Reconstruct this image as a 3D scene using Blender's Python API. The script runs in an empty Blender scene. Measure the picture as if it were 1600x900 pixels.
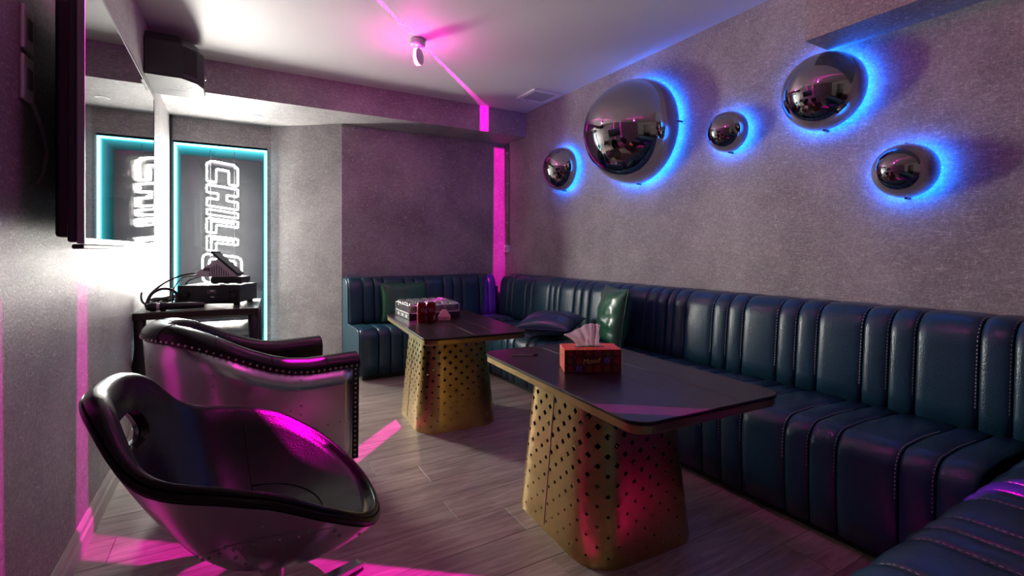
import bpy, bmesh, math, random
from mathutils import Vector, Matrix, noise
random.seed(7)
PI = math.pi
SC = bpy.context.scene
COL = SC.collection

# ---------------------------------------------------------------- camera, world, exposure
CAM_H = 1.12
HEAD = math.atan((800 - 363) / 750.0)          # heading to the right of +Y
cam_d = bpy.data.cameras.new('camera')
cam_d.sensor_width = 36.0
cam_d.lens = 750.0 / 1600 * 36
cam_d.shift_y = -(450 - 390) / 1600.0
cam_d.clip_start = 0.02
cam = bpy.data.objects.new('camera', cam_d)
COL.objects.link(cam)
cam.location = (0, 0, CAM_H)
cam.rotation_euler = (PI / 2, 0, -HEAD)
SC.camera = cam
SC.view_settings.view_transform = 'Standard'
SC.view_settings.look = 'None'
SC.view_settings.gamma = 1.0
SC.view_settings.use_curve_mapping = False
SC.view_settings.exposure = 0.50
world = bpy.data.worlds.new('world')
SC.world = world
world.use_nodes = True
world.node_tree.nodes['Background'].inputs[0].default_value = (0.02, 0.018, 0.02, 1)
world.node_tree.nodes['Background'].inputs[1].default_value = 0.5
SC.cycles.use_denoising = True
SC.cycles.sample_clamp_indirect = 4.0
SC.cycles.transparent_max_bounces = 12
SC.cycles.max_bounces = 8
SC.cycles.diffuse_bounces = 4
SC.cycles.glossy_bounces = 5

LETTER_S = 360.0      # emission of the sign's white tubes
FRAME_S = 8.0       # emission of the sign's cyan strip
BLUE_S = 64.0        # emission of the strips behind the domes
LINE_W = 480.0       # power of the magenta line lamps
GLOW_W = 5.5         # their soft spill

# room
XL, XR = -0.49, 2.75
YB, YM, YF = 4.85, 5.33, -1.6
ZC = 2.60
BEAM_Y, BEAM_Z = 4.42, 2.34

# ---------------------------------------------------------------- materials
MATS = {}
def mat(name, base=(.5, .5, .5), rough=.5, metal=0.0, spec=.5, coat=0.0, ior=None):
    m = bpy.data.materials.new(name)
    m.use_nodes = True
    b = m.node_tree.nodes['Principled BSDF']
    b.inputs['Base Color'].default_value = (*base, 1)
    b.inputs['Roughness'].default_value = rough
    b.inputs['Metallic'].default_value = metal
    b.inputs['Specular IOR Level'].default_value = spec
    b.inputs['Coat Weight'].default_value = coat
    if ior: b.inputs['IOR'].default_value = ior
    MATS[name] = m
    return m
def nd(m, t, **kw):
    n = m.node_tree.nodes.new(t)
    for k, v in kw.items():
        if k in n.inputs.keys() if hasattr(n.inputs, 'keys') else False:
            n.inputs[k].default_value = v
        else:
            setattr(n, k, v)
    return n
def lk(m, a, b): m.node_tree.links.new(a, b)
def bsdf(m): return m.node_tree.nodes['Principled BSDF']
def ramp(m, fac, stops):
    r = m.node_tree.nodes.new('ShaderNodeValToRGB')
    e = r.color_ramp.elements
    while len(e) > 1: e.remove(e[0])
    e[0].position, e[0].color = stops[0][0], (*stops[0][1], 1)
    for p, c in stops[1:]:
        x = e.new(p); x.color = (*c, 1)
    lk(m, fac, r.inputs[0])
    return r.outputs[0]
def tex_noise(m, scale, detail=4, rough=.6, vec=None, dist=0.0):
    n = m.node_tree.nodes.new('ShaderNodeTexNoise')
    n.inputs['Scale'].default_value = scale; n.inputs['Detail'].default_value = detail
    n.inputs['Roughness'].default_value = rough; n.inputs['Distortion'].default_value = dist
    if vec is not None: lk(m, vec, n.inputs['Vector'])
    return n.outputs['Fac']
def coords(m, scale=(1, 1, 1), rot=(0, 0, 0), kind='Object'):
    t = m.node_tree.nodes.new('ShaderNodeTexCoord')
    mp = m.node_tree.nodes.new('ShaderNodeMapping')
    mp.inputs['Scale'].default_value = scale
    mp.inputs['Rotation'].default_value = rot
    lk(m, t.outputs[kind], mp.inputs['Vector'])
    return mp.outputs['Vector']
def bump(m, h, strength=.3, dist=.01):
    b = m.node_tree.nodes.new('ShaderNodeBump')
    b.inputs['Strength'].default_value = strength; b.inputs['Distance'].default_value = dist
    lk(m, h, b.inputs['Height']); lk(m, b.outputs[0], bsdf(m).inputs['Normal'])
def mixc(m, fac, a, b, mode='MIX'):
    x = m.node_tree.nodes.new('ShaderNodeMix'); x.data_type = 'RGBA'; x.blend_type = mode
    if isinstance(fac, (int, float)): x.inputs[0].default_value = fac
    else: lk(m, fac, x.inputs[0])
    for s, v in ((6, a), (7, b)):
        if isinstance(v, tuple): x.inputs[s].default_value = (*v, 1)
        else: lk(m, v, x.inputs[s])
    return x.outputs[2]

def plaster():
    m = mat('plaster', rough=.50, spec=.5)
    v = coords(m)
    big = tex_noise(m, 2.2, 5, .6, v)
    base = ramp(m, big, [(.34, (.205, .194, .196)), (.5, (.275, .262, .262)), (.68, (.36, .344, .340))])
    # short fibres pressed into the plaster, in three directions
    fib = None
    for sc, st, ro in ((26, (1, 1, 5), (.5, .3, .7)), (30, (1, 5, 1), (-.4, .9, .2)), (24, (4, 1, 4), (.9, -.5, 1.1))):
        f = tex_noise(m, sc, 3, .65, coords(m, st, ro), 2.0)
        r = ramp(m, f, [(.57, (0, 0, 0)), (.66, (1, 1, 1))])
        fib = r if fib is None else mixc(m, 1.0, fib, r, 'ADD')
    fine = tex_noise(m, 90, 5, .75, v)
    sp = ramp(m, fine, [(.34, (.70, .70, .70)), (.68, (1.25, 1.25, 1.25))])
    c1 = mixc(m, 1.0, base, sp, 'MULTIPLY')
    s = m.node_tree.nodes.new('ShaderNodeMath'); s.operation = 'MULTIPLY'; s.use_clamp = True
    lk(m, fib, s.inputs[0]); s.inputs[1].default_value = .38
    c2 = mixc(m, s.outputs[0], c1, (.74, .71, .70))
    lk(m, c2, bsdf(m).inputs['Base Color'])
    bump(m, fine, .4, .006)
plaster()

def ceiling_paint():
    m = mat('ceiling_paint', (.62, .61, .60), .6, spec=.3)
    bump(m, tex_noise(m, 60, 3, .6, coords(m)), .05, .003)
ceiling_paint()

def wood_floor():
    m = mat('laminate', rough=.38, spec=.45)
    oi = m.node_tree.nodes.new('ShaderNodeObjectInfo')
    v0 = coords(m, (1.0, 9.0, 1.0))
    add = m.node_tree.nodes.new('ShaderNodeVectorMath'); add.operation = 'ADD'
    lk(m, v0, add.inputs[0])
    cmb = m.node_tree.nodes.new('ShaderNodeCombineXYZ')
    mul = m.node_tree.nodes.new('ShaderNodeMath'); mul.operation = 'MULTIPLY'; mul.inputs[1].default_value = 37.0
    lk(m, oi.outputs['Random'], mul.inputs[0])
    for k in range(3): lk(m, mul.outputs[0], cmb.inputs[k])
    lk(m, cmb.outputs[0], add.inputs[1])
    g = tex_noise(m, 2.6, 8, .68, add.outputs[0], 1.2)
    col = ramp(m, g, [(.28, (.15, .118, .104)), (.46, (.29, .238, .212)), (.60, (.39, .33, .298)), (.8, (.50, .435, .395))])
    tone = m.node_tree.nodes.new('ShaderNodeMapRange')
    tone.inputs['To Min'].default_value = .82; tone.inputs['To Max'].default_value = 1.12
    lk(m, oi.outputs['Random'], tone.inputs[0])
    c2 = mixc(m, 1.0, col, tone.outputs[0], 'MULTIPLY')
    lk(m, c2, bsdf(m).inputs['Base Color'])
    bump(m, g, .12, .003)
wood_floor()

def leather(name, col, rough=.36, crease=.25, coat=.15):
    m = mat(name, col, rough, spec=.5, coat=coat)
    bsdf(m).inputs['Coat Roughness'].default_value = .28
    v = coords(m)
    vo = m.node_tree.nodes.new('ShaderNodeTexVoronoi'); vo.inputs['Scale'].default_value = 190
    lk(m, v, vo.inputs['Vector'])
    n = tex_noise(m, 34, 5, .65, v)
    ad = m.node_tree.nodes.new('ShaderNodeMath'); ad.operation = 'MULTIPLY_ADD'
    lk(m, n, ad.inputs[0]); ad.inputs[1].default_value = 1.6; lk(m, vo.outputs['Distance'], ad.inputs[2])
    bump(m, ad.outputs[0], crease, .0025)
    t = tex_noise(m, 6, 4, .6, v)
    c = ramp(m, t, [(.3, tuple(x * .85 for x in col)), (.7, tuple(x * 1.15 for x in col))])
    lk(m, c, bsdf(m).inputs['Base Color'])
    return m
leather('teal_leather', (.012, .054, .084), .30, .22, 0.0)
leather('dark_leather', (.0055, .0045, .0048), .27, .12, 0.0)
bsdf(MATS['dark_leather']).inputs['Specular IOR Level'].default_value = .36
leather('green_leather', (.020, .125, .062), .28, .10, .3)
leather('blue_leather', (.018, .050, .105), .28, .10, .3)
m = leather('green_satin', (.018, .13, .060), .42, .05, .1)
mat('stitch', (.45, .52, .54), .6)
mat('plinth', (.012, .012, .013), .6)

def aluminium():
    m = mat('aluminium', (.60, .585, .60), .30, 1.0)
    v = coords(m, (1, 1, 1))
    n = tex_noise(m, 5, 5, .6, v)
    r = m.node_tree.nodes.new('ShaderNodeMapRange')
    r.inputs['To Min'].default_value = .17; r.inputs['To Max'].default_value = .32
    lk(m, n, r.inputs[0]); lk(m, r.outputs[0], bsdf(m).inputs['Roughness'])
    bump(m, n, .05, .004)
aluminium()
mat('steel', (.55, .54, .55), .28, 1.0)
mat('chrome', (.62, .60, .60), .12, 1.0)
mat('dome_chrome', (.47, .445, .45), .035, 1.0)
mat('rivet', (.30, .27, .28), .35, 1.0)
mat('nail_metal', (.62, .50, .50), .3, 1.0)
def gold():
    m = mat('gold', (.52, .37, .17), .29, 1.0)
    n = tex_noise(m, 9, 4, .6, coords(m))
    c = ramp(m, n, [(.3, (.48, .33, .125)), (.7, (.62, .44, .18))])
    lk(m, c, bsdf(m).inputs['Base Color'])
gold()
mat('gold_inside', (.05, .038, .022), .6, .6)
def stone():
    m = mat('dark_stone', (.03, .026, .028), .30, spec=.36)
    n = tex_noise(m, 12, 6, .7, coords(m))
    c = ramp(m, n, [(.3, (.010, .0075, .008)), (.75, (.022, .016, .018))])
    lk(m, c, bsdf(m).inputs['Base Color'])
    r = m.node_tree.nodes.new('ShaderNodeMapRange')
    r.inputs['To Min'].default_value = .26; r.inputs['To Max'].default_value = .36
    lk(m, n, r.inputs[0]); lk(m, r.outputs[0], bsdf(m).inputs['Roughness'])
stone()
mat('vein', (.16, .11, .10), .4)
mat('black_plastic', (.012, .012, .014), .38)
mat('black_metal', (.018, .018, .020), .42, .3)
mat('speaker_black', (.020, .020, .022), .55)
mat('grey_plastic', (.66, .60, .64), .5)
mat('speaker_grey', (.055, .055, .058), .6, spec=.2)
mat('grey_dark', (.12, .11, .12), .5)
mat('white_plastic', (.72, .70, .69), .42)
mat('tv_glass', (.006, .006, .008), .025, spec=1.0, ior=1.9)
mat('tv_bezel', (.30, .30, .31), .3, .9)
mat('dark_wood', (.035, .018, .014), .4)
mat('baseboard_paint', (.50, .44, .41), .45)
mat('can_red', (.24, .005, .008), .25, .45)
mat('can_dark', (.12, .004, .008), .3, .4)
mat('can_print', (.30, .22, .24), .5)
mat('pink_plastic', (.72, .34, .33), .45)
mat('box_orange', (.80, .105, .035), .5)
mat('box_red', (.060, .003, .010), .5)
mat('print_gold', (.72, .42, .10), .5)
mat('print_blue', (.14, .12, .62), .5)
mat('print_magenta', (.40, .010, .14), .5)
mat('print_olive', (.17, .085, .012), .5)
mat('print_rust', (.36, .038, .010), .5)
def tissue_paper():
    m = mat('tissue', (.93, .85, .88), .8, spec=.2); nt = m.node_tree
    tr = nt.nodes.new('ShaderNodeBsdfTranslucent'); tr.inputs[0].default_value = (.93, .85, .88, 1)
    mx = nt.nodes.new('ShaderNodeMixShader'); mx.inputs[0].default_value = .45
    lk(m, bsdf(m).outputs[0], mx.inputs[1]); lk(m, tr.outputs[0], mx.inputs[2]); lk(m, mx.outputs[0], nt.nodes['Material Output'].inputs[0])
tissue_paper()
mat('amp_black', (.020, .022, .025), .35)
mat('led_display', (.8, .55, .35), .3)
mat('downlight_trim', (.65, .64, .62), .45)
mat('grille', (.42, .41, .43), .5)
mat('lamp_white', (.75, .60, .72), .35)
mat('housing_dark', (.0045, .0055, .008), .5, spec=.15)

def emis(name, col, strength):
    m = bpy.data.materials.new(name); m.use_nodes = True
    nt = m.node_tree; nt.nodes.clear()
    o = nt.nodes.new('ShaderNodeOutputMaterial'); e = nt.nodes.new('ShaderNodeEmission')
    e.inputs[0].default_value = (*col, 1); e.inputs[1].default_value = strength
    nt.links.new(e.outputs[0], o.inputs[0])
    MATS[name] = m
    return m
def thin_clear(name, tint, gloss, rough=.02):
    """clear sheet: light passes straight through, a share is mirrored"""
    m = bpy.data.materials.new(name); m.use_nodes = True
    nt = m.node_tree; nt.nodes.clear()
    o = nt.nodes.new('ShaderNodeOutputMaterial'); mx = nt.nodes.new('ShaderNodeMixShader')
    t = nt.nodes.new('ShaderNodeBsdfTransparent'); g = nt.nodes.new('ShaderNodeBsdfGlossy')
    lw = nt.nodes.new('ShaderNodeLayerWeight'); lw.inputs[0].default_value = .35
    ad = nt.nodes.new('ShaderNodeMath'); ad.operation = 'MULTIPLY_ADD'; ad.use_clamp = True
    ad.inputs[1].default_value = .5; ad.inputs[2].default_value = gloss
    nt.links.new(lw.outputs['Fresnel'], ad.inputs[0])
    t.inputs[0].default_value = (*tint, 1); g.inputs[1].default_value = rough
    nt.links.new(ad.outputs[0], mx.inputs[0]); nt.links.new(t.outputs[0], mx.inputs[1]); nt.links.new(g.outputs[0], mx.inputs[2])
    nt.links.new(mx.outputs[0], o.inputs[0])
    MATS[name] = m
thin_clear('pane_glass', (.97, .98, .98), .05)
thin_clear('cup_glass', (.95, .94, .95), .34, .16)
thin_clear('acrylic', (.93, .93, .94), .10, .06)
def lamp_lens():
    m = bpy.data.materials.new('lamp_lens'); m.use_nodes = True
    nt = m.node_tree; nt.nodes.clear()
    o = nt.nodes.new('ShaderNodeOutputMaterial'); ad = nt.nodes.new('ShaderNodeAddShader')
    t = nt.nodes.new('ShaderNodeBsdfTransparent'); e = nt.nodes.new('ShaderNodeEmission')
    e.inputs[0].default_value = (1.0, .05, .65, 1); e.inputs[1].default_value = 9.0
    nt.links.new(t.outputs[0], ad.inputs[0]); nt.links.new(e.outputs[0], ad.inputs[1]); nt.links.new(ad.outputs[0], o.inputs[0])
    MATS['lamp_lens'] = m
lamp_lens()

# ---------------------------------------------------------------- helpers
def link(name, me, m, parent=None, loc=None, smooth=False):
    if m is not None and not me.materials:
        me.materials.append(MATS[m] if isinstance(m, str) else m)
    if smooth:
        for p in me.polygons: p.use_smooth = True
    o = bpy.data.objects.new(name, me)
    COL.objects.link(o)
    if parent is not None: o.parent = parent
    if loc is not None: o.location = loc
    return o
def pyd(name, vs, fs, m, parent=None, loc=None, smooth=False):
    me = bpy.data.meshes.new(name)
    me.from_pydata([tuple(v) for v in vs], [], fs)
    me.validate(); me.update()
    return link(name, me, m, parent, loc, smooth)
def tag(o, label, cat, group=None):
    o['label'] = label; o['category'] = cat
    if group: o['group'] = group
    return o
def struct(o): o['kind'] = 'structure'; return o
def thing(name, label, cat, loc=(0, 0, 0), rz=0.0, group=None):
    e = bpy.data.objects.new(name, None); e.empty_display_size = .1
    COL.objects.link(e); e.location = loc; e.rotation_euler = (0, 0, rz)
    return tag(e, label, cat, group)

class MB:
    """collects shapes into one mesh"""
    def __init__(s): s.v = []; s.f = []
    def add(s, vs, fs):
        k = len(s.v); s.v += [tuple(v) for v in vs]; s.f += [tuple(i + k for i in f) for f in fs]
        return s
    def box(s, a, b):
        (x0, y0, z0), (x1, y1, z1) = a, b
        return s.add([(x0, y0, z0), (x1, y0, z0), (x1, y1, z0), (x0, y1, z0), (x0, y0, z1), (x1, y0, z1), (x1, y1, z1), (x0, y1, z1)],
                     [(0, 3, 2, 1), (4, 5, 6, 7), (0, 1, 5, 4), (1, 2, 6, 5), (2, 3, 7, 6), (3, 0, 4, 7)])
    def prism(s, poly, axis, a, b):
        """poly: ccw list of 2d points; extruded along axis from a to b"""
        def P(p, t):
            if axis == 'x': return (t, p[0], p[1])
            if axis == 'y': return (p[0], t, p[1])
            return (p[0], p[1], t)
        n = len(poly)
        vs = [P(p, a) for p in poly] + [P(p, b) for p in poly]
        fs = [tuple(range(n))[::-1], tuple(range(n, 2 * n))] + [(i, (i + 1) % n, n + (i + 1) % n, n + i) for i in range(n)]
        return s.add(vs, fs)
    def tube(s, pts, r, n=8, closed=False, cap=True):
        pts = [Vector(p) for p in pts]; N = len(pts)
        rs = r if isinstance(r, (list, tuple)) else [r] * N
        vs = []; up = None
        for i, p in enumerate(pts):
            if closed: t = pts[(i + 1) % N] - pts[i - 1]
            else: t = pts[min(i + 1, N - 1)] - pts[max(i - 1, 0)]
            t.normalize()
            if up is None:
                up = Vector((0, 0, 1)) if abs(t.z) < .9 else Vector((1, 0, 0))
            a = (up - t * up.dot(t)); 
            if a.length < 1e-6: a = t.orthogonal()
            a.normalize(); b = t.cross(a); up = a
            for k in range(n):
                q = 2 * PI * k / n
                vs.append(p + (a * math.cos(q) + b * math.sin(q)) * rs[i])
        fs = []
        for i in range(N if closed else N - 1):
            j = (i + 1) % N
            for k in range(n):
                fs.append((i * n + k, i * n + (k + 1) % n, j * n + (k + 1) % n, j * n + k))
        if cap and not closed:
            fs.append(tuple(range(n))[::-1]); fs.append(tuple((N - 1) * n + k for k in range(n)))
        return s.add(vs, fs)
    def lathe(s, prof, n=24, M=None, close=False):
        vs = []
        for r, z in prof:
            for k in range(n):
                q = 2 * PI * k / n; vs.append((r * math.cos(q), r * math.sin(q), z))
        if M is not None: vs = [M @ Vector(v) for v in vs]
        fs = []; R = len(prof)
        for i in range(R if close else R - 1):
            j = (i + 1) % R
            for k in range(n): fs.append((i * n + k, i * n + (k + 1) % n, j * n + (k + 1) % n, j * n + k))
        if not close:
            fs.append(tuple(range(n))[::-1]); fs.append(tuple((R - 1) * n + k for k in range(n)))
        return s.add(vs, fs)
    def ball(s, c, r, n=6, half=None, ax=None):
        """small faceted rivet head: dome of radius r at c, pointing along half"""
        d = Vector(half or (0, 0, 1)).normalized(); a = d.orthogonal().normalized(); b = d.cross(a); c = Vector(c)
        vs = [c + (a * math.cos(2 * PI * k / n) + b * math.sin(2 * PI * k / n)) * r for k in range(n)]
        vs += [c + d * r * .55 + (a * math.cos(2 * PI * k / n) + b * math.sin(2 * PI * k / n)) * r * .7 for k in range(n)]
        vs.append(c + d * r * .8)
        fs = [(k, (k + 1) % n, n + (k + 1) % n, n + k) for k in range(n)] + [(n + k, n + (k + 1) % n, 2 * n) for k in range(n)]
        fs.append(tuple(range(n))[::-1])
        return s.add(vs, fs)
    def build(s, name, m, parent=None, loc=None, smooth=False):
        return pyd(name, s.v, s.f, m, parent, loc, smooth)

def bev(o, w=.004, seg=2, ang=40):
    b = o.modifiers.new('bevel', 'BEVEL'); b.width = w; b.segments = seg
    b.limit_method = 'ANGLE'; b.angle_limit = math.radians(ang)
    return o
def shade_auto(o, ang=40):
    me = o.data
    for p in me.polygons: p.use_smooth = True
    me.set_sharp_from_angle(angle=math.radians(ang))
    return o
def bbox_part(name, a, b, m, parent=None, loc=None, w=.004, seg=2):
    o = MB().box(a, b).build(name, m, parent, loc)
    if w: bev(o, w, seg)
    return o
def rrect(w, h, r, n=6, cx=0, cy=0):
    pts = []
    for sx, sy, a0 in ((1, 1, 0), (-1, 1, PI / 2), (-1, -1, PI), (1, -1, 3 * PI / 2)):
        for k in range(n + 1):
            a = a0 + PI / 2 * k / n
            pts.append((cx + sx * (w / 2 - r) + r * math.cos(a), cy + sy * (h / 2 - r) + r * math.sin(a)))
    return pts
def text_mesh(body, size, extrude=.0006, align='CENTER', shear=0.0):
    c = bpy.data.curves.new('lettering', 'FONT'); c.body = body; c.size = size; c.extrude = extrude
    c.align_x = align; c.align_y = 'CENTER'; c.shear = shear; c.resolution_u = 3
    o = bpy.data.objects.new('lettering', c); COL.objects.link(o)
    dg = bpy.context.evaluated_depsgraph_get()
    me = bpy.data.meshes.new_from_object(o.evaluated_get(dg))
    bpy.data.objects.remove(o); bpy.data.curves.remove(c)
    return me
def smoothstep(a, b, x):
    t = max(0, min(1, (x - a) / (b - a))); return t * t * (3 - 2 * t)
def interp(xs, ys, x):
    """smooth interpolation through knots (cosine-free cubic hermite)"""
    if x <= xs[0]: return ys[0]
    if x >= xs[-1]: return ys[-1]
    for i in range(len(xs) - 1):
        if xs[i] <= x <= xs[i + 1]:
            h = xs[i + 1] - xs[i]; t = (x - xs[i]) / h
            d0 = (ys[i + 1] - ys[max(i - 1, 0)]) / (xs[i + 1] - xs[max(i - 1, 0)]) if i > 0 else 0
            d1 = (ys[min(i + 2, len(ys) - 1)] - ys[i]) / (xs[min(i + 2, len(xs) - 1)] - xs[i]) if i < len(xs) - 2 else 0
            return ((2*t**3 - 3*t*t + 1) * ys[i] + (t**3 - 2*t*t + t) * h * d0 + (-2*t**3 + 3*t*t) * ys[i+1] + (t**3 - t*t) * h * d1)

# ---------------------------------------------------------------- the room
T = .12
sub = struct(MB().box((XL - T, YF - T, -.10), (XR + T, YM + .8, -.012)).build('floor', 'plinth'))
PW, PL = .19, 1.22
me_cache = {}
row = 0; y = YF
while y < YM:
    w = min(PW, YM - y)
    off = (row * .47 + .13 * (row % 3)) % PL
    x = XL - off
    while x < XR:
        x0, x1 = max(x, XL), min(x + PL, XR)
        if x1 - x0 > .03:
            g = .0012
            key = (round(x1 - x0, 3), round(w, 3))
            if key not in me_cache:
                L, W = key
                b = .0012
                vs = [(0, 0, -.012), (L - g, 0, -.012), (L - g, W - g, -.012), (0, W - g, -.012),
                      (0, 0, -b), (L - g, 0, -b), (L - g, W - g, -b), (0, W - g, -b),
                      (b, b, 0), (L - g - b, b, 0), (L - g - b, W - g - b, 0), (b, W - g - b, 0)]
                fs = [(0, 3, 2, 1), (8, 9, 10, 11)] + [(i, (i + 1) % 4, 4 + (i + 1) % 4, 4 + i) for i in range(4)] + [(4 + i, 4 + (i + 1) % 4, 8 + (i + 1) % 4, 8 + i) for i in range(4)]
                me = bpy.data.meshes.new('plank'); me.from_pydata(vs, [], fs); me.materials.append(MATS['laminate'])
                me_cache[key] = me
            link('plank', me_cache[key], None, sub, (x0, y, 0))
        x += PL
    y += PW; row += 1

struct(MB().box((XL - T, YF - T, ZC), (XR + T, YM + .8, ZC + T)).build('ceiling', 'ceiling_paint'))
struct(MB().box((XL - T, YF - T, 0), (XL, YM + T, ZC)).build('wall_left', 'plaster'))
struct(MB().box((XR, YF - T, 0), (XR + T, YB + T, ZC)).build('wall_right', 'plaster'))
struct(MB().box((XL, YF - T, 0), (XR, YF, ZC)).build('wall_front', 'plaster'))
# back wall with its slanted return to the alcove
AX, BX = .33, .917
struct(MB().prism([(AX, YM), (BX, YB), (XR, YB), (XR, YB + .6), (AX, YB + .6)], 'z', 0, ZC).build('wall_back', 'plaster'))
# alcove wall with the opening of the light box
SX0, SX1, SZ0, SZ1 = -.462, .298, .16, 2.10
wb = MB()
wb.box((XL, YM, 0), (SX0, YM + T, ZC)); wb.box((SX1, YM, 0), (AX, YM + T, ZC))
wb.box((SX0, YM, SZ1), (SX1, YM + T, ZC)); wb.box((SX0, YM, 0), (SX1, YM + T, SZ0))
struct(wb.build('wall_alcove', 'plaster'))
struct(MB().prism([(XL, BEAM_Y), (XR, BEAM_Y), (XR, YB), (BX, YB), (AX, YM), (XL, YM)], 'z', BEAM_Z, ZC).build('trim_1', 'plaster'))
struct(MB().box((2.50, YF, 2.172), (XR, 1.35, ZC)).build('trim_2', 'plaster'))
# skirting with a stepped top
bb = MB()
prof = [(XL, 0), (XL + .019, 0), (XL + .019, .062), (XL + .013, .070), (XL + .013, .092), (XL + .006, .104), (XL, .104)]
bb.prism(prof, 'y', YF, YM)
struct(bb.build('baseboard_left', 'baseboard_paint'))
dr = MB().box((.75, YF, 0), (1.65, YF + .03, 2.08)).build('door_1', 'dark_wood'); struct(dr)
fr = MB(); fr.box((.67, YF, 0), (.75, YF + .05, 2.16)); fr.box((1.65, YF, 0), (1.73, YF + .05, 2.16)); fr.box((.75, YF, 2.08), (1.65, YF + .05, 2.16))
fr.build('door_frame', 'dark_wood', dr)
MB().lathe([(.022, 0), (.022, .05), (.012, .055)], 12, Matrix.Translation((1.56, YF + .03, 1.02)) @ Matrix.Rotation(-PI / 2, 4, 'X')).build('door_handle', 'steel', dr)

# ---------------------------------------------------------------- light box with CHILL
sg = thing('neon_sign', 'tall light box with cyan glowing frame and white CHILL tube lettering in the alcove', 'sign', (0, YM, SZ0))
W0, W1, H1 = SX0, SX1, SZ1 - SZ0
emis('led_cyan', (.06, .74, .95), FRAME_S * .40)
emis('letter_white', (1.0, .93, .86), LETTER_S)
def frame_mb(y0, y1, t, ins):
    b = MB(); a, c = W0 + ins, W1 - ins; d, e = ins, H1 - ins
    b.box((a, y0, d), (a + t, y1, e)); b.box((c - t, y0, d), (c, y1, e))
    b.box((a + t, y0, e - t), (c - t, y1, e)); b.box((a + t, y0, d), (c - t, y1, d + t))
    return b
NT, DT = 11, .06
depth = NT * DT + .03
# housing: dark glossy box behind the wall
hs = MB()
hs.box((W0 - .006, .0, -.02), (W0, depth, H1 + .02)); hs.box((W1, .0, -.02), (W1 + .006, depth, H1 + .02))
hs.box((W0, .0, H1), (W1, depth, H1 + .02)); hs.box((W0, .0, -.02), (W1, depth, 0)); hs.box((W0 - .006, depth, -.02), (W1 + .006, depth + .02, H1 + .02))
hs.build('housing', 'housing_dark', sg)
frame_mb(-.002, .018, .026, 0).build('strip_diffuser', 'led_cyan', sg)
emis('led_core', (.62, .97, 1.0), FRAME_S * 1.2)
frame_mb(-.006, -.0022, .012, .006).build('light_strip', 'led_core', sg)
for k in range(1, NT):  # ever dimmer glowing frames built in depth, imitating mirror reflections of the strip
    nm = 'strip_echo_%d' % k
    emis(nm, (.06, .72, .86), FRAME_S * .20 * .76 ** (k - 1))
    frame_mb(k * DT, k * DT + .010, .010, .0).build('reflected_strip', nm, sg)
MB().box((W0 + .022, .004, .022), (W1 - .022, .008, H1 - .022)).build('glass_pane', 'pane_glass', sg)
# letter outlines; drawn upright (u = reading direction, v = letter height 0..1), placed turned a quarter clockwise
def outline(letter):
    if letter == 'C': return [[(0, .15), (.15, 0), (1, 0), (1, .30), (.34, .30), (.34, .70), (1, .70), (1, 1), (.15, 1), (0, .85)]]
    if letter == 'H': return [[(0, 0), (.36, 0), (.36, .36), (.64, .36), (.64, 0), (1, 0), (1, 1), (.64, 1), (.64, .64), (.36, .64), (.36, 1), (0, 1)]]
    if letter == 'I': return [[(0, 0), (1, 0), (1, 1), (0, 1)]]
    if letter == 'L': return [[(0, 0), (1, 0), (1, .30), (.42, .30), (.42, 1), (0, 1)], [(.19, .14), (.86, .14)], [(.19, .14), (.19, .86)]]
    return [rrect(1, 1.25, .18, 3, .5, .5), rrect(.68, .85, .12, 3, .5, .5), rrect(.36, .45, .08, 3, .5, .5)]
LX0, LHT = -.215, .263
cur = 1.992
LSP = [('C', .202), ('H', .206), ('I', .050), ('L', .140), ('L', .144), ('O', .28)]
gap = .034
for ch, adv in LSP:
    for j in range(5):
        b = MB()
        yy = .20 + j * DT
        rad = .0066 if j == 0 else .004
        for pl in outline(ch):
            pts = []
            for (u, v) in pl:
                x = LX0 + v * LHT; z = cur - SZ0 - u * adv - .035 * v
                pts.append((x, yy, z))
            dup = []
            n = len(pts); closed = n > 2
            for i in range(n if closed else n - 1):
                p, q = Vector(pts[i]), Vector(pts[(i + 1) % n])
                dup += [p.lerp(q, .06), p.lerp(q, .94)] if closed else [p, q]
            b.tube(dup, rad, 6, closed=closed)
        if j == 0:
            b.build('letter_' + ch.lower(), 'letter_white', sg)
        else:  # letter copies set deeper with faint emission, standing in for mirror reflections
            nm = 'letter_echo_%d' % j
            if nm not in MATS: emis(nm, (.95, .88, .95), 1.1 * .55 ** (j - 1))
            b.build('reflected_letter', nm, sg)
    cur -= adv + gap
for rx in (LX0 + .03, LX0 + LHT - .03):
    MB().tube([(rx, .212, .0), (rx, .212, H1)], .003, 6).build('letter_rail', 'black_metal', sg)

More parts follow.
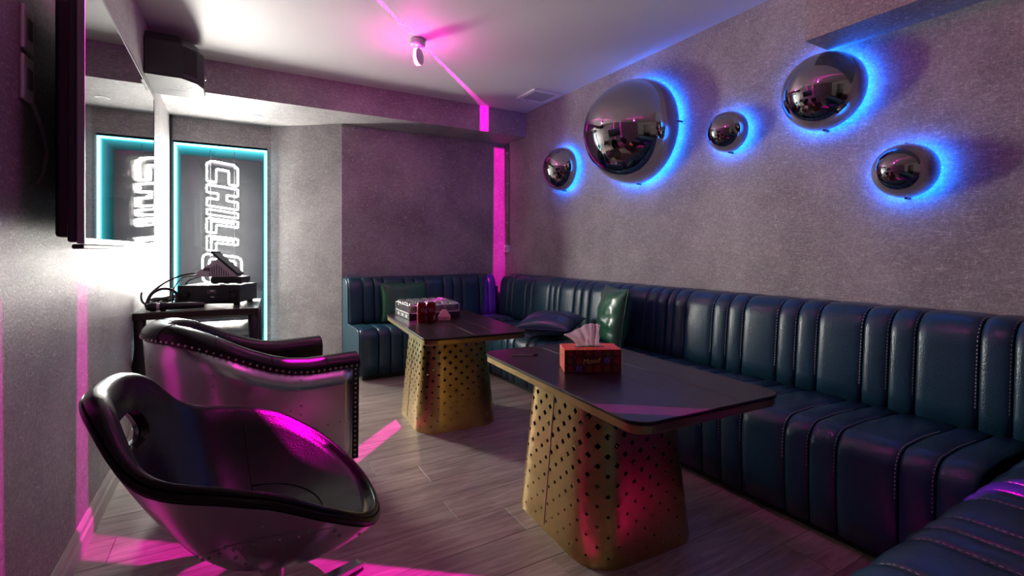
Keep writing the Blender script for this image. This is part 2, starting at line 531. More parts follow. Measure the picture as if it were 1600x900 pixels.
# ---------------------------------------------------------------- magenta line lamps on the ceiling
def line_lamp(x, y, direction, label, first):
    a = math.atan2(direction[1], direction[0])
    t = thing('line_lamp', label, 'ceiling lamp', (x, y, ZC), a, 'magenta line lamps on the ceiling')
    # local: light plane = local XZ; disc normal = local Y
    MB().lathe([(.050, 0), (.052, -.004), (.052, -.040), (.044, -.048), (.014, -.050), (.012, -.062)], 28).build('canopy', 'lamp_white', t, smooth=False)
    shade_auto(t.children[0])
    zc = -.120; R = .060
    for s in (-1, 1):
        M = Matrix.Translation((0, s * .011, zc)) @ Matrix.Rotation(-s * PI / 2, 4, 'X')
        o = MB().lathe([(R * .97, 0), (R, .002), (R * .96, .006), (R * .6, .009), (.012, .010)], 36, M).build('disc_cover', 'lamp_white', t)
        shade_auto(o)
    M = Matrix.Translation((0, 0, zc)) @ Matrix.Rotation(PI / 2, 4, 'X')
    MB().lathe([(R * .985, -.011), (R * .985, .011), (R * .94, .011), (R * .94, -.011)], 40, M, close=True).build('lens_ring', 'lamp_lens', t)
    ld = bpy.data.lights.new('line_light', 'POINT')
    ld.color = (1, 1, 1); ld.energy = LINE_W; ld.shadow_soft_size = .003
    ld.use_nodes = True
    nt = ld.node_tree; nt.nodes.clear()
    out = nt.nodes.new('ShaderNodeOutputLight'); em = nt.nodes.new('ShaderNodeEmission')
    tc = nt.nodes.new('ShaderNodeTexCoord'); sp = nt.nodes.new('ShaderNodeSeparateXYZ')
    ab = nt.nodes.new('ShaderNodeMath'); ab.operation = 'ABSOLUTE'
    mr = nt.nodes.new('ShaderNodeMapRange'); mr.interpolation_type = 'SMOOTHSTEP'
    mr.inputs['From Min'].default_value = .017; mr.inputs['From Max'].default_value = .026
    mr.inputs['To Min'].default_value = 1.0; mr.inputs['To Max'].default_value = 0.0
    nt.links.new(tc.outputs['Normal'], sp.inputs[0]); nt.links.new(sp.outputs['Y'], ab.inputs[0])
    nt.links.new(ab.outputs[0], mr.inputs[0]); nt.links.new(mr.outputs[0], em.inputs[1])
    em.inputs[0].default_value = (1.0, .0, .58, 1)
    nt.links.new(em.outputs[0], out.inputs[0])
    lo = bpy.data.objects.new('line_light', ld); COL.objects.link(lo); lo.parent = t; lo.location = (0, 0, zc)
    gd = bpy.data.lights.new('glow_light', 'POINT'); gd.color = (1, .02, .60); gd.energy = GLOW_W; gd.shadow_soft_size = .02
    go = bpy.data.objects.new('glow_light', gd); COL.objects.link(go); go.parent = t; go.location = (0, 0, zc - R - .03)
    return t
line_lamp(1.131, 3.258, (1.407, 1.47), 'magenta line lamp with a glowing hanging disc on the ceiling, nearest the back beam', True)
line_lamp(1.13, 1.09, (1.0, -.80), 'magenta line lamp on the ceiling nearest the camera, above the near table', False)

# ---------------------------------------------------------------- mirrored domes
emis('led_blue', (.008, .135, 1.0), BLUE_S)
DOMES = [(3.645, 1.872, .199, 'small chrome dome wall light with blue halo, left of the largest dome'),
         (2.689, 2.013, .392, 'largest chrome dome wall light with blue halo'),
         (1.903, 1.852, .126, 'smallest chrome dome wall light just right of the largest dome'),
         (1.348, 1.945, .200, 'medium chrome dome wall light touching the bulkhead underside'),
         (.994, 1.481, .124, 'small chrome dome wall light lowest and farthest right on the wall')]
for (yc, zc, R, lab) in DOMES:
    yc, zc, R0, R = yc * 1.013, CAM_H + (zc - CAM_H) * 1.013, R, R * 1.013
    t = thing('dome_light', lab, 'wall light', (XR, yc, zc), 0, 'mirrored dome lights on the right wall')
    RX = Matrix.Rotation(-PI / 2, 4, 'Y')          # lathe axis z -> -x
    base = .032; N = 14; dep = {.392: 1.08, .199: .98, .126: 1.15, .200: .98, .124: 1.35}[R0]
    prof = [(R - .006, base + .004), (R - .004, base), (R, base + .002)] + [(R * math.cos(PI / 2 * k / N), base + .004 + R * dep * math.sin(PI / 2 * k / N)) for k in range(1, N)] + [(R * .012, base + .004 + R * dep), (R * .012, base + .001 + R * dep)] + [((R - .006) * math.cos(PI / 2 * k / N), base + .004 + (R * dep - .006) * math.sin(PI / 2 * k / N)) for k in range(N - 1, 0, -1)]
    o = MB().lathe(prof, 64, RX, close=True).build('dome', 'dome_chrome', t); shade_auto(o, 50)
    MB().lathe([(R - .026, base - .006), (R - .016, base - .006), (R - .016, base + .010), (R - .026, base + .010)], 64, RX, close=True).build('light_strip', 'led_blue', t)
    o = MB().lathe([(R * .4, .0015), (R * .4, base - .008), (R - .027, base - .008), (R - .027, base + .018), (R * .02, base + .026)], 48, RX).build('back_plate', 'black_metal', t)
    for ang in (90, 180, 270) if R > .3 else (90, 270):
        q = math.radians(ang); y_, z_ = math.cos(q) * R * 1.0, math.sin(q) * R * 1.0
        MB().box((-base - .012, y_ - .005, z_ - .005), (-.001, y_ + .005, z_ + .005)).build('clip', 'black_metal', t)

# ---------------------------------------------------------------- sofas
def seat_prof(Q):
    P = [(Q - .006, .045), (Q, .14), (Q + .002, .26), (Q, .345)]
    r = .085
    for k in range(1, 6):
        a = PI / 2 * k / 5
        P.append((Q - r + r * math.cos(a), .345 + r * math.sin(a) * 1.06))
    P += [(Q - .22, .438), (Q - .38, .428), (.20, .415)]
    return P
def back_prof():
    P = [(.262, .38), (.258, .50), (.248, .62), (.236, .735)]
    r = .105
    for k in range(1, 6):
        a = PI / 2 * k / 5
        P.append((.236 - r + r * math.cos(a), .735 + r * math.sin(a) * 1.12))
    P += [(.06, .852), (.004, .85)]
    return P
def channel(P, a0, a1, tf, name, parent, depth=.012, nu=8, ends=(True, True)):
    """one upholstered channel: the profile P swept from a0 to a1, sinking into the seams"""
    n = len(P); nrm = []
    for i in range(n):
        p, q = P[max(i - 1, 0)], P[min(i + 1, n - 1)]
        d = Vector((q[0] - p[0], q[1] - p[1])).normalized(); nrm.append((d.y, -d.x))
    vs = []; w = a1 - a0
    ts = [0, .02, .07, .2, .5, .8, .93, .98, 1] if w > .13 else [0, .04, .13, .3, .5, .7, .87, .96, 1]
    for t in ts:
        e = min(t, 1 - t) * w
        s = depth * (1 - math.sqrt(max(0, 1 - (1 - min(e / .022, 1)) ** 2))) * 1.25
        cr = .004 * math.sin(PI * t)
        for (p, m_) in zip(P, nrm):
            o = cr - s
            vs.append(tf(a0 + w * t, p[0] + m_[0] * o * (1), p[1] + m_[1] * o))
    fs = []; M_ = len(ts)
    for i in range(M_ - 1):
        for j in range(n - 1):
            fs.append((i * n + j, i * n + j + 1, (i + 1) * n + j + 1, (i + 1) * n + j))
    o = pyd(name, vs, fs, 'teal_leather', parent, smooth=True)
    bm = bmesh.new(); bm.from_mesh(o.data); bmesh.ops.recalc_face_normals(bm, faces=bm.faces); bm.to_mesh(o.data); bm.free()
    sol = o.modifiers.new('thickness', 'SOLIDIFY'); sol.thickness = .012; sol.offset = -1
    return o
def stitches(P, seams, tf, parent, side=.007, step=.013):
    b = MB(); n = len(P)
    for a in seams:
        for (p, q) in zip(P[:-1], P[1:]):
            L = math.hypot(q[0] - p[0], q[1] - p[1]); d = ((q[0] - p[0]) / L, (q[1] - p[1]) / L); nr = (d[1], -d[0])
            m_ = max(1, int(L / step))
            for k in range(m_):
                c = (k + .5) / m_
                x, z = p[0] + (q[0] - p[0]) * c, p[1] + (q[1] - p[1]) * c
                h = .0036; o1 = -.0085; o2 = -.0035
                V = [tf(a + side + sa * .0016, x + d[0] * sb * h + nr[0] * oo, z + d[1] * sb * h + nr[1] * oo) for oo in (o1, o2) for sa, sb in ((-1, -1), (1, -1), (1, 1), (-1, 1))]
                b.add(V, [(4, 5, 6, 7), (0, 1, 5, 4), (1, 2, 6, 5), (2, 3, 7, 6), (3, 0, 4, 7)])
    o = b.build('stitching', 'stitch', parent); o['kind'] = 'stuff'
    return o
def run(bounds, P, tf, name, parent, depth=.012):
    for a0, a1 in zip(bounds[:-1], bounds[1:]): channel(P, a0, a1, tf, name, parent, depth)
def pattern(start, seq):
    b = [start]
    for ch in seq: b.append(b[-1] + (.2 if ch == 'w' else .1))
    return b

# right wall sofa: a = y, q = distance from the right wall
RS = thing('sofa', 'long teal leather channelled sofa bench along the right wall below the domes', 'sofa', (XR, 2.3, 0), 0, 'teal built-in sofas')
tfR = lambda a, q, z: (-q, a - 2.3, z)
QR = .785
seatR = [.552, .655, .757, .951, 1.051, 1.148, 1.341, 1.449, 1.552, 1.75, 1.85, 1.95, 2.15, 2.25, 2.35, 2.55, 2.65, 2.75, 2.95, 3.05, 3.15, 3.35, 3.45, 3.55, 3.75, 3.85, 3.95, 4.128]
run(seatR, seat_prof(QR), tfR, 'seat_channel', RS)
backA = [-.20, 0, .10, .20, .40, .50, .605, .70, .90, .997, 1.10, 1.297, 1.40, 1.50, 1.70, 1.80, 1.90, 2.107, 2.205, 2.262]
backB = [2.268, 2.352, 2.45, 2.65, 2.75, 2.85, 3.058, 3.16, 3.262, 3.465, 3.545, 3.628, 3.915, 4.02]
backC = [4.027, 4.285, 4.39, 4.578]
for bk in (backA, backB, backC): run(bk, back_prof(), tfR, 'back_channel', RS)
stitches(back_prof()[1:], [s for s in backA[6:-1]] , tfR, RS)
stitches(seat_prof(QR)[2:-1], [s for s in seatR[1:9]], tfR, RS)
MB().box((-QR + .05, .552 - 2.3, 0), (-.01, 4.13 - 2.3, .06)).build('plinth', 'plinth', RS)
MB().box((-.20, -.2 - 2.3, .0), (-.006, 4.6 - 2.3, .72)).build('carcass', 'plinth', RS)

# back wall sofa: a = x, q = distance from the back wall
BS = thing('sofa', 'short teal leather channelled sofa bench against the back wall with a green satin cushion', 'sofa', (1.7, YB, 0), 0, 'teal built-in sofas')
tfB = lambda a, q, z: (a - 1.7, -q, z)
QB = .71
seatB = [.935, 1.09, 1.194, 1.30, 1.50, 1.60, 1.70, 1.90, 2.0, 2.1, 2.3, 2.4, 2.476]
run(seatB, seat_prof(QB), tfB, 'seat_channel', BS)
backBk = [.935, 1.066, 1.171, 1.262, 1.475, 1.574, 1.681, 1.876, 1.986, 2.086, 2.285, 2.392, 2.487]
run(backBk, back_prof(), tfB, 'back_channel', BS)
ep = [(.002, .03)] + [(p[0] - .012, p[1]) for p in seat_prof(QB)[:-1]] + [(.246, .43)] + [(max(p[0] - .012, .002), p[1] - .006) for p in back_prof()[2:]]
ep = [(-q, z) for q, z in ep]
o = MB().prism(ep, 'x', .922 - 1.7, .95 - 1.7).build('end_panel', 'teal_leather', BS); bev(o, .008, 3, 30)
MB().box((.96 - 1.7, -QB + .05, 0), (2.5 - 1.7, -.01, .06)).build('plinth', 'plinth', BS)
MB().box((.955 - 1.7, -.20, .0), (2.53 - 1.7, -.006, .72)).build('carcass', 'plinth', BS)

# near sofa: a = x, front faces +y
NY = -.25
NS = thing('sofa', 'teal leather channelled sofa bench in the near right corner with raised stitched seams', 'sofa', (1.5, NY, 0), 0, 'teal built-in sofas')
tfN = lambda a, q, z: (a - 1.5, q, z + .012)
QN = .795
seatN = [.72, .82, .92, 1.02, 1.125, 1.228, 1.408, 1.50, 1.592, 1.775, 1.87, 1.96, 2.16, 2.26, 2.36, 2.48]
run(seatN, seat_prof(QN), tfN, 'seat_channel', NS)
backN = [.72, .82, .92, 1.02, 1.125, 1.228, 1.408, 1.50, 1.592, 1.775, 1.87, 1.96, 2.16, 2.26, 2.36, 2.48]
run(backN, back_prof(), tfN, 'back_channel', NS)
stitches(seat_prof(QN)[3:-1], seatN[3:13], tfN, NS)
ep = [(.002, .03)] + [(p[0] - .012, p[1]) for p in seat_prof(QN)[:-1]] + [(.246, .43)] + [(max(p[0] - .012, .002), p[1] - .006) for p in back_prof()[2:]]
o = MB().prism([(q, z + .012) for q, z in ep][::-1], 'x', .707 - 1.5, .735 - 1.5).build('end_panel', 'teal_leather', NS); bev(o, .008, 3, 30)
MB().box((.75 - 1.5, .01, 0), (2.48 - 1.5, QN - .05, .06)).build('plinth', 'plinth', NS)
MB().box((.74 - 1.5, .006, .0), (2.48 - 1.5, .20, .72)).build('carcass', 'plinth', NS)

# ---------------------------------------------------------------- cushions
def cushion(name, label, m, size, thick, M, seed, wr=.012, seam=False, n=26):
    rnd = Vector((seed * 3.1, seed * 1.7, seed * .9))
    vs = []; fs = []
    def pt(i, j, side):
        u, v = 2 * i / n - 1, 2 * j / n - 1
        cor = .10 * (abs(u) ** 2) * (abs(v) ** 2)
        pin = 1 - .07 * (1 - abs(v) ** 3) * abs(u) ** 6 * 0
        ex = 1 - .075 * (1 - abs(v) ** 2.2) * smoothstep(.5, 1, abs(u)); ey = 1 - .075 * (1 - abs(u) ** 2.2) * smoothstep(.5, 1, abs(v))
        x, y = u * ex * size[0] / 2, v * ey * size[1] / 2
        h = thick / 2 * ((1 - abs(u) ** 2.6) * (1 - abs(v) ** 2.6)) ** .55
        edge = (1 - abs(u) ** 8) * (1 - abs(v) ** 8)
        w = noise.noise(Vector((u * 1.6, v * 3.4, side * 2)) + rnd) * wr + noise.noise(Vector((u * 4.2, v * 6.5, side)) + rnd) * wr * .45
        return (x, y, side * h + w * edge * side)
    for side in (1, -1):
        for i in range(n + 1):
            for j in range(n + 1): vs.append(pt(i, j, side))
    K = (n + 1) ** 2
    for s in range(2):
        for i in range(n):
            for j in range(n):
                q = (s * K + i * (n + 1) + j, s * K + (i + 1) * (n + 1) + j, s * K + (i + 1) * (n + 1) + j + 1, s * K + i * (n + 1) + j + 1)
                fs.append(q if s == 0 else q[::-1])
    t = thing(name, label, 'cushion', M.translation)
    R = M.to_3x3().to_4x4()
    o = pyd('cover', [R @ Vector(v) for v in vs], fs, m, t, smooth=True)
    bm = bmesh.new(); bm.from_mesh(o.data); bmesh.ops.remove_doubles(bm, verts=bm.verts, dist=.0004); bmesh.ops.recalc_face_normals(bm, faces=bm.faces); bm.to_mesh(o.data); bm.free()
    for p in o.data.polygons: p.use_smooth = True
    pip = MB(); loop = []
    for i in range(n): loop.append(pt(i, 0, 1))
    for j in range(n): loop.append(pt(n, j, 1))
    for i in range(n): loop.append(pt(n - i, n, 1))
    for j in range(n): loop.append(pt(0, n - j, 1))
    pip.tube([R @ Vector((p[0], p[1], 0)) for p in loop], .0035, 6, closed=True)
    pip.build('piping', m, t, smooth=True)
    if seam:
        for sgn in (1,):
            line = [R @ Vector((p[0], p[1], p[2] + .001)) for p in [pt(i, int(n * .5), 1) for i in range(n + 1)]]
            MB().tube(line, .004, 6).build('seam', m, t, smooth=True)
    return t
def frame3(x, y, z, o):
    M = Matrix((( *x,), (*y,), (*z,))).transposed().to_4x4(); M.translation = o; return M
# green satin, leaning on the back sofa
zc_ = Vector((0, -math.cos(.18), math.sin(.18))); xc_ = Vector((1, 0, 0)); yc_ = zc_.cross(xc_)
cushion('cushion', 'dark green satin cushion leaning on the back wall sofa', 'green_satin', (.46, .37), .11, frame3(xc_, yc_, zc_, Vector((1.43, 4.500, .626))), 2, .006)
# green leather, leaning on the right sofa
nrm_ = Vector((-.80, .30, .13)).normalized(); xx_ = Vector((-.30, -.80, .0)).normalized(); yy_ = nrm_.cross(xx_).normalized(); xx_ = yy_.cross(nrm_)
cushion('cushion', 'glossy green leather cushion propped against the right wall sofa', 'green_leather', (.42, .42), .17, frame3(xx_, yy_, nrm_, Vector((2.325, 2.575, .648))), 5, .014)
# blue leather, lying flat
nz_ = Vector((-.10, -.03, 1)).normalized(); xx_ = Vector((.55, -.83, .05)).normalized(); yy_ = nz_.cross(xx_).normalized(); xx_ = yy_.cross(nz_)
cushion('cushion', 'dark blue leather cushion with a raised centre seam lying on the right wall sofa', 'blue_leather', (.46, .42), .17, frame3(xx_, yy_, nz_, Vector((2.150, 3.10, .542))), 8, .010, seam=True)

# ---------------------------------------------------------------- tables
TZ = .615
def make_table(label, loc, rz, btx, tsize):
    t = thing('table', label, 'table', loc, rz, 'dark tables on perforated gold bases')
    w, l = tsize
    top = MB()
    def slab(z0, z1, ww, ll, r, ch):
        b = MB(); P0 = rrect(ww - 2 * ch, ll - 2 * ch, r - ch, 8); P1 = rrect(ww, ll, r, 8); n = len(P0)
        vs = [(*p, z0) for p in P0] + [(*p, z0 + ch) for p in P1] + [(*p, z1 - ch) for p in P1] + [(*p, z1) for p in P0]
        fs = [tuple(range(n))[::-1], tuple(range(3 * n, 4 * n))]
        for k in range(3): fs += [(k * n + i, k * n + (i + 1) % n, (k + 1) * n + (i + 1) % n, (k + 1) * n + i) for i in range(n)]
        return b.add(vs, fs)
    slab(TZ - .012, TZ, w, l, .070, .002).build('stone_top', 'dark_stone', t)
    slab(TZ - .040, TZ - .012, w - .010, l - .010, .067, .003).build('gold_edge', 'gold', t)
    # fine lines running along the top
    for vx in (-.02, .13):
        MB().box((vx - .0012, -l / 2 + .03, TZ), (vx + .0012, l / 2 - .03, TZ + .0006)).build('inlay_line', 'vein', t)
    # perforated base
    bx, by = btx
    B0 = (.53, .62, .13); B1 = (.43, .50, .10)          # plan size at the floor and under the top
    HB = TZ - .040
    NC, NR = 50, 16
    def loop(n, ww, ll, r):
        P = rrect(ww, ll, r, 10); P.append(P[0])
        L = [0]
        for a, b in zip(P[:-1], P[1:]): L.append(L[-1] + math.hypot(b[0] - a[0], b[1] - a[1]))
        def at(s):
            s = (s % 1.0) * L[-1]
            for i in range(len(P) - 1):
                if s <= L[i + 1]:
                    f = (s - L[i]) / max(L[i + 1] - L[i], 1e-9); return (P[i][0] + (P[i + 1][0] - P[i][0]) * f, P[i][1] + (P[i + 1][1] - P[i][1]) * f)
            return P[-1]
        return at
    A0, A1 = loop(0, *B0), loop(0, *B1)
    def S(u, v):
        """u column coordinate, v row coordinate (rows above the solid foot band)"""
        z = .022 + (HB - .022 - .010) * v / NR if 0 <= v <= NR else (0 if v < 0 else HB)
        f = z / HB
        p, q = A0(u / NC), A1(u / NC)
        return (bx + p[0] + (q[0] - p[0]) * f, by + p[1] + (q[1] - p[1]) * f, z)
    vs = []; fs = []; idx = {}
    def V(u, v):
        k = (round(u % NC, 4), round(v, 4))
        if k not in idx: idx[k] = len(vs); vs.append(S(u, v))
        return idx[k]
    for i in range(NC):
        fs.append((V(i, -1), V(i + 1, -1), V(i + 1, 0), V(i, 0)))
        fs.append((V(i, NR), V(i + 1, NR), V(i + 1, NR + 1), V(i, NR + 1)))
        for j in range(NR):
            c = [V(i, j), V(i + 1, j), V(i + 1, j + 1), V(i, j + 1)]
            if (i + j) % 2 == 0:
                g = .15 + .225 * smoothstep(0, NR * .85, j)
                d = [V(i + .5, j + .5 - g), V(i + .5 + g, j + .5), V(i + .5, j + .5 + g), V(i + .5 - g, j + .5)]
                for k in range(4):
                    fs.append((c[k], c[(k + 1) % 4], d[k])); fs.append((c[(k + 1) % 4], d[(k + 1) % 4], d[k]))
            else: fs.append(tuple(c))
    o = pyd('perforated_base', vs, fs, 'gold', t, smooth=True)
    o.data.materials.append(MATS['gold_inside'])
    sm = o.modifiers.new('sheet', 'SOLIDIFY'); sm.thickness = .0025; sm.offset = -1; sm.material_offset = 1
    es = o.modifiers.new('edges', 'EDGE_SPLIT'); es.split_angle = math.radians(32)
    # riveted seam down the face towards the armchairs
    us = next(u / 50.0 for u in range(0, NC * 50) if A0(u / 50.0 / NC)[0] < -.26 and A0(u / 50.0 / NC)[1] < .02)
    vj = 0
    strip = MB(); L = [Vector(S(us, v)) for v in (0, NR)]
    strip.tube([L[0] + Vector((-.001, 0, 0)), L[1] + Vector((-.001, 0, 0))], .0016, 6)
    for k in range(8): strip.ball(L[0].lerp(L[1], (k + .5) / 8) + Vector((-.001, 0, 0)), .0035, 6, (-1, 0, 0))
    strip.build('riveted_seam', 'nail_metal', t)
    return t
make_table('dark topped table with a perforated gold base farther from the camera, carrying glasses and cans', (1.312, 3.130, 0), math.radians(-5), (-.047, -.09), (.66, 1.18))
make_table('dark topped table with a perforated gold base nearest the camera, carrying the tissue box', (1.374, 1.552, 0), math.radians(-3), (-.035, .008), (.675, 1.12))

# ---------------------------------------------------------------- swivel bucket chair (near)
def boolean_cut(o, cutter):
    mod = o.modifiers.new('cut', 'BOOLEAN'); mod.operation = 'DIFFERENCE'; mod.object = cutter; mod.solver = 'EXACT'
    dg = bpy.context.evaluated_depsgraph_get()
    me = bpy.data.meshes.new_from_object(o.evaluated_get(dg))
    o.modifiers.remove(mod); old = o.data; o.data = me
    bpy.data.meshes.remove(old)
BC = thing('bucket_chair', 'near swivel bucket chair with riveted metal shell and black leather with a headrest slot', 'armchair', (.082, 1.562, 0), math.radians(-5))
KN = [math.radians(a) for a in (0, 35, 65, 95, 125, 150, 180)]
ZR = [.345, .392, .478, .572, .625, .745, .772]
def rim_xy(th):
    ct, st = math.cos(th), math.sin(th)
    a, n = (.315, 2.33) if abs(th) < PI / 2 else (.395, 2.28)
    return (a * math.copysign(abs(ct) ** (2 / n), ct), .326 * math.copysign(abs(st) ** (2 / n), st))
def rim_z(th): return interp(KN, ZR, abs(th))
NTH = 88
THS = [-PI + 2 * PI * (i + .5) / NTH for i in range(NTH)]
ZB = .215
def shell_pt(th, t, off=0.0, dz=0.0):
    x, y = rim_xy(th); s = t ** .80
    z = ZB + (rim_z(th) - .032 - ZB) * t ** 1.55
    return Vector((x * s * (1 - off) + .03 * (1 - t), y * s * (1 - off), z + dz))
def ring_solid(rows):
    """rows of rings (each NTH points) closed by poles at both ends"""
    vs = []; fs = []
    for r in rows: vs += r
    R = len(rows)
    for i in range(R - 1):
        for k in range(NTH):
            fs.append((i * NTH + k, i * NTH + (k + 1) % NTH, (i + 1) * NTH + (k + 1) % NTH, (i + 1) * NTH + k))
    c0 = len(vs); vs.append(sum((Vector(p) for p in rows[0]), Vector()) / NTH)
    c1 = len(vs); vs.append(sum((Vector(p) for p in rows[-1]), Vector()) / NTH)
    for k in range(NTH):
        fs.append((c0, (k + 1) % NTH, k)); fs.append((c1, (R - 1) * NTH + k, (R - 1) * NTH + (k + 1) % NTH))
    return vs, fs
ts = [.04, .12, .22, .34, .46, .58, .70, .80, .88, .94, 1.0]
outer = [[shell_pt(th, t) for th in THS] for t in ts]
inner = [[shell_pt(th, t, .022, .006) for th in THS] for t in ts[::-1]]
vs, fs = ring_solid(outer + inner)
shell = pyd('shell', vs, fs, 'aluminium', BC)
SEATZ = .318
def pad_in(th, k, dz=0):
    x, y = rim_xy(th); zr = rim_z(th)
    f = max(0, (k - .20) / .72) ** 1.75
    zs = SEATZ + .018 * (x * k / .3)
    return Vector((x * k, y * k, zs + (zr - zs) * f + dz))
rows = []
for t in [.05, .2, .4, .6, .78, .9, .97, 1.0]: rows.append([shell_pt(th, t, .030, .010) for th in THS])
for k, dz in ((1.003, -.028), (1.013, -.022), (1.014, -.014), (1.004, -.009), (.992, -.011), (.984, -.013), (.990, -.004), (.982, .002), (.964, .005), (.940, .001), (.916, -.012)):
    ring = []
    for th in THS:
        w = smoothstep(math.radians(112), math.radians(160), abs(th))
        kk = .984 - (.984 - k) * (1 + .75 * w) if k < .984 or dz > -.005 else k
        dd = dz + (.006 * w if kk < .97 else 0)
        ring.append(Vector((rim_xy(th)[0] * kk, rim_xy(th)[1] * kk, rim_z(th) + dd)))
    rows.append(ring)
for k, dz in ((.875, 0), (.84, 0), (.78, 0), (.70, 0), (.60, 0), (.48, 0), (.36, 0), (.22, 0), (.08, 0)):
    rows.append([pad_in(th, k * (1 - .055 * smoothstep(.6, .875, k) * smoothstep(math.radians(112), math.radians(160), abs(th))), dz - (.0 if k > .8 else 0)) for th in THS])
vs, fs = ring_solid(rows)
pad = pyd('leather_pad', vs, fs, 'dark_leather', BC)
for o in (shell, pad):
    bm = bmesh.new(); bm.from_mesh(o.data); bmesh.ops.recalc_face_normals(bm, faces=bm.faces); bm.to_mesh(o.data); bm.free()
# slot through the headrest
hd = Vector((-.95, 0, .10)).normalized(); side_ = Vector((0, 1, 0)); upv = side_.cross(hd) * -1
if upv.z < 0: upv = -upv
slot = [(p[0], p[1]) for p in rrect(.20, .082, .040, 6)]
hc = Vector((-.305, 0, .640))
cvs = []
for d in (-.16, .22):
    for p in slot: cvs.append(hc + hd * d + side_ * p[0] + upv * p[1])
n_ = len(slot)
cut = pyd('cutter', cvs, [tuple(range(n_)), tuple(range(n_, 2 * n_))[::-1]] + [(i, n_ + i, n_ + (i + 1) % n_, (i + 1) % n_) for i in range(n_)], None)
bm = bmesh.new(); bm.from_mesh(cut.data); bmesh.ops.recalc_face_normals(bm, faces=bm.faces); bm.to_mesh(cut.data); bm.free()
cut.parent = BC
bpy.context.view_layer.update()
boolean_cut(shell, cut); boolean_cut(pad, cut)
bpy.data.objects.remove(cut)
shade_auto(shell, 35); shade_auto(pad, 48)
# seams sewn into the leather, rivets and panel joints on the shell
for th0 in (100, -100):
    th = math.radians(th0)
    MB().tube([pad_in(th, k, .001) for k in (.86, .78, .70, .60, .48, .36, .22)], .0022, 6).build('leather_seam', 'dark_leather', BC, smooth=True)
MB().tube([pad_in(math.radians(a), .50, .001) for a in range(-100, 101, 8)], .0022, 6).build('leather_seam', 'dark_leather', BC, smooth=True)
def shell_n(th, t):
    a = shell_pt(th + .02, t) - shell_pt(th - .02, t); b = shell_pt(th, min(t + .02, 1)) - shell_pt(th, t - .02)
    n = a.cross(b).normalized()
    return n if n.dot(shell_pt(th, t) - Vector((0, 0, .5))) > 0 else -n
for th0, t0, th1, t1 in ((-62, .96, -128, .55), (-128, .55, -175, .62), (-100, .72, -96, .25), (62, .96, 128, .55), (128, .55, 175, .62), (100, .72, 96, .25), (-35, .55, 35, .55)):
    P = [shell_pt(math.radians(th0 + (th1 - th0) * k / 14), t0 + (t1 - t0) * k / 14) for k in range(15)]
    MB().tube(P, .0013, 5).build('panel_joint', 'rivet', BC)
rv = MB()
for th0, t0, th1, t1, n in ((-60, .93, -126, .52, 9), (-130, .52, -178, .60, 7), (-104, .70, -100, .25, 5), (60, .93, 126, .52, 9), (130, .52, 178, .60, 7), (-150, .95, -150, .4, 5), (-35, .58, 35, .58, 9), (-20, .88, -90, .88, 5)):
    for k in range(n):
        f = k / (n - 1); th = math.radians(th0 + (th1 - th0) * f); t = t0 + (t1 - t0) * f
        rv.ball(shell_pt(th, t), .0048, 6, shell_n(th, t))
rv.build('rivets', 'rivet', BC)['kind'] = 'stuff'
# pedestal
o = MB().lathe([(.050, .242), (.058, .225), (.030, .215), (.027, .09), (.060, .075), (.064, .045), (.050, .040)], 24).build('pedestal', 'chrome', BC); shade_auto(o)
o.location = (.02, 0, 0)
for k in range(4):
    a = math.radians(35 + 90 * k)
    d = Vector((math.cos(a), math.sin(a), 0)); s = Vector((-d.y, d.x, 0))
    def P(l, w, z): return Vector((.02, 0, 0)) + d * l + s * w + Vector((0, 0, z))
    V = [P(.03, -.026, .052), P(.03, .026, .052), P(.03, .026, .080), P(.03, -.026, .080), P(.33, -.019, .012), P(.33, .019, .012), P(.33, .019, .030), P(.33, -.019, .030)]
    b = MB().add(V, [(0, 1, 2, 3), (4, 7, 6, 5), (0, 4, 5, 1), (1, 5, 6, 2), (2, 6, 7, 3), (3, 7, 4, 0)])
    leg = b.build('leg', 'chrome', BC); bev(leg, .003)
    V = [P(l, w, z) for z in (0, .0125) for l, w in ((.255, -.016), (.33, -.016), (.33, .016), (.255, .016))]
    MB().add(V, [(0, 3, 2, 1), (4, 5, 6, 7), (0, 1, 5, 4), (1, 2, 6, 5), (2, 3, 7, 6), (3, 0, 4, 7)]).build('foot_pad', 'black_plastic', leg)

# ---------------------------------------------------------------- riveted tub armchair (behind it)
TC = thing('tub_armchair', 'metal clad tub armchair with nail studded dark leather trim, behind the bucket chair', 'armchair', (.085, 2.66, 0), math.radians(9))
AXF, CXB, AB, HW = .405, -.06, .36, .325
path = []
for k in range(7): path.append((AXF + (CXB - AXF) * k / 6, -HW))
for k in range(1, 24):
    a = -PI / 2 - PI * k / 24
    path.append((CXB + AB * math.cos(a), HW * math.sin(a)))
for k in range(7): path.append((CXB + (AXF - CXB) * k / 6, HW))
NP = len(path)
def pnorm(i):
    p, q = path[max(i - 1, 0)], path[min(i + 1, NP - 1)]
    d = Vector((q[0] - p[0], q[1] - p[1])).normalized()
    return Vector((-d.y, d.x)) * -1           # outward
PN = [pnorm(i) for i in range(NP)]
if PN[0].y > 0: PN = [-n for n in PN]
def top_z(x): return .615 + .185 * (1 - smoothstep(-.40, .18, x))
def sect(i):
    """cross-section ring (offset outwards, z)"""
    x = path[i][0]; h = top_z(x); tw = .105
    S = [(-.012, .10), (-.006, .3), (0, h - .075), (.010, h - .060), (.012, h - .035)]
    c = (-tw / 2 + .006, h - .050)
    for k in range(0, 9):
        a = PI * k / 8
        S.append((c[0] + (tw / 2 + .008) * math.cos(a), c[1] + .052 * math.sin(a)))
    S += [(-tw + .002, h - .10), (-tw + .004, .38), (-tw + .02, .10)]
    return S
secs = [sect(i) for i in range(NP)]; ns = len(secs[0])
vs = []; fs = []
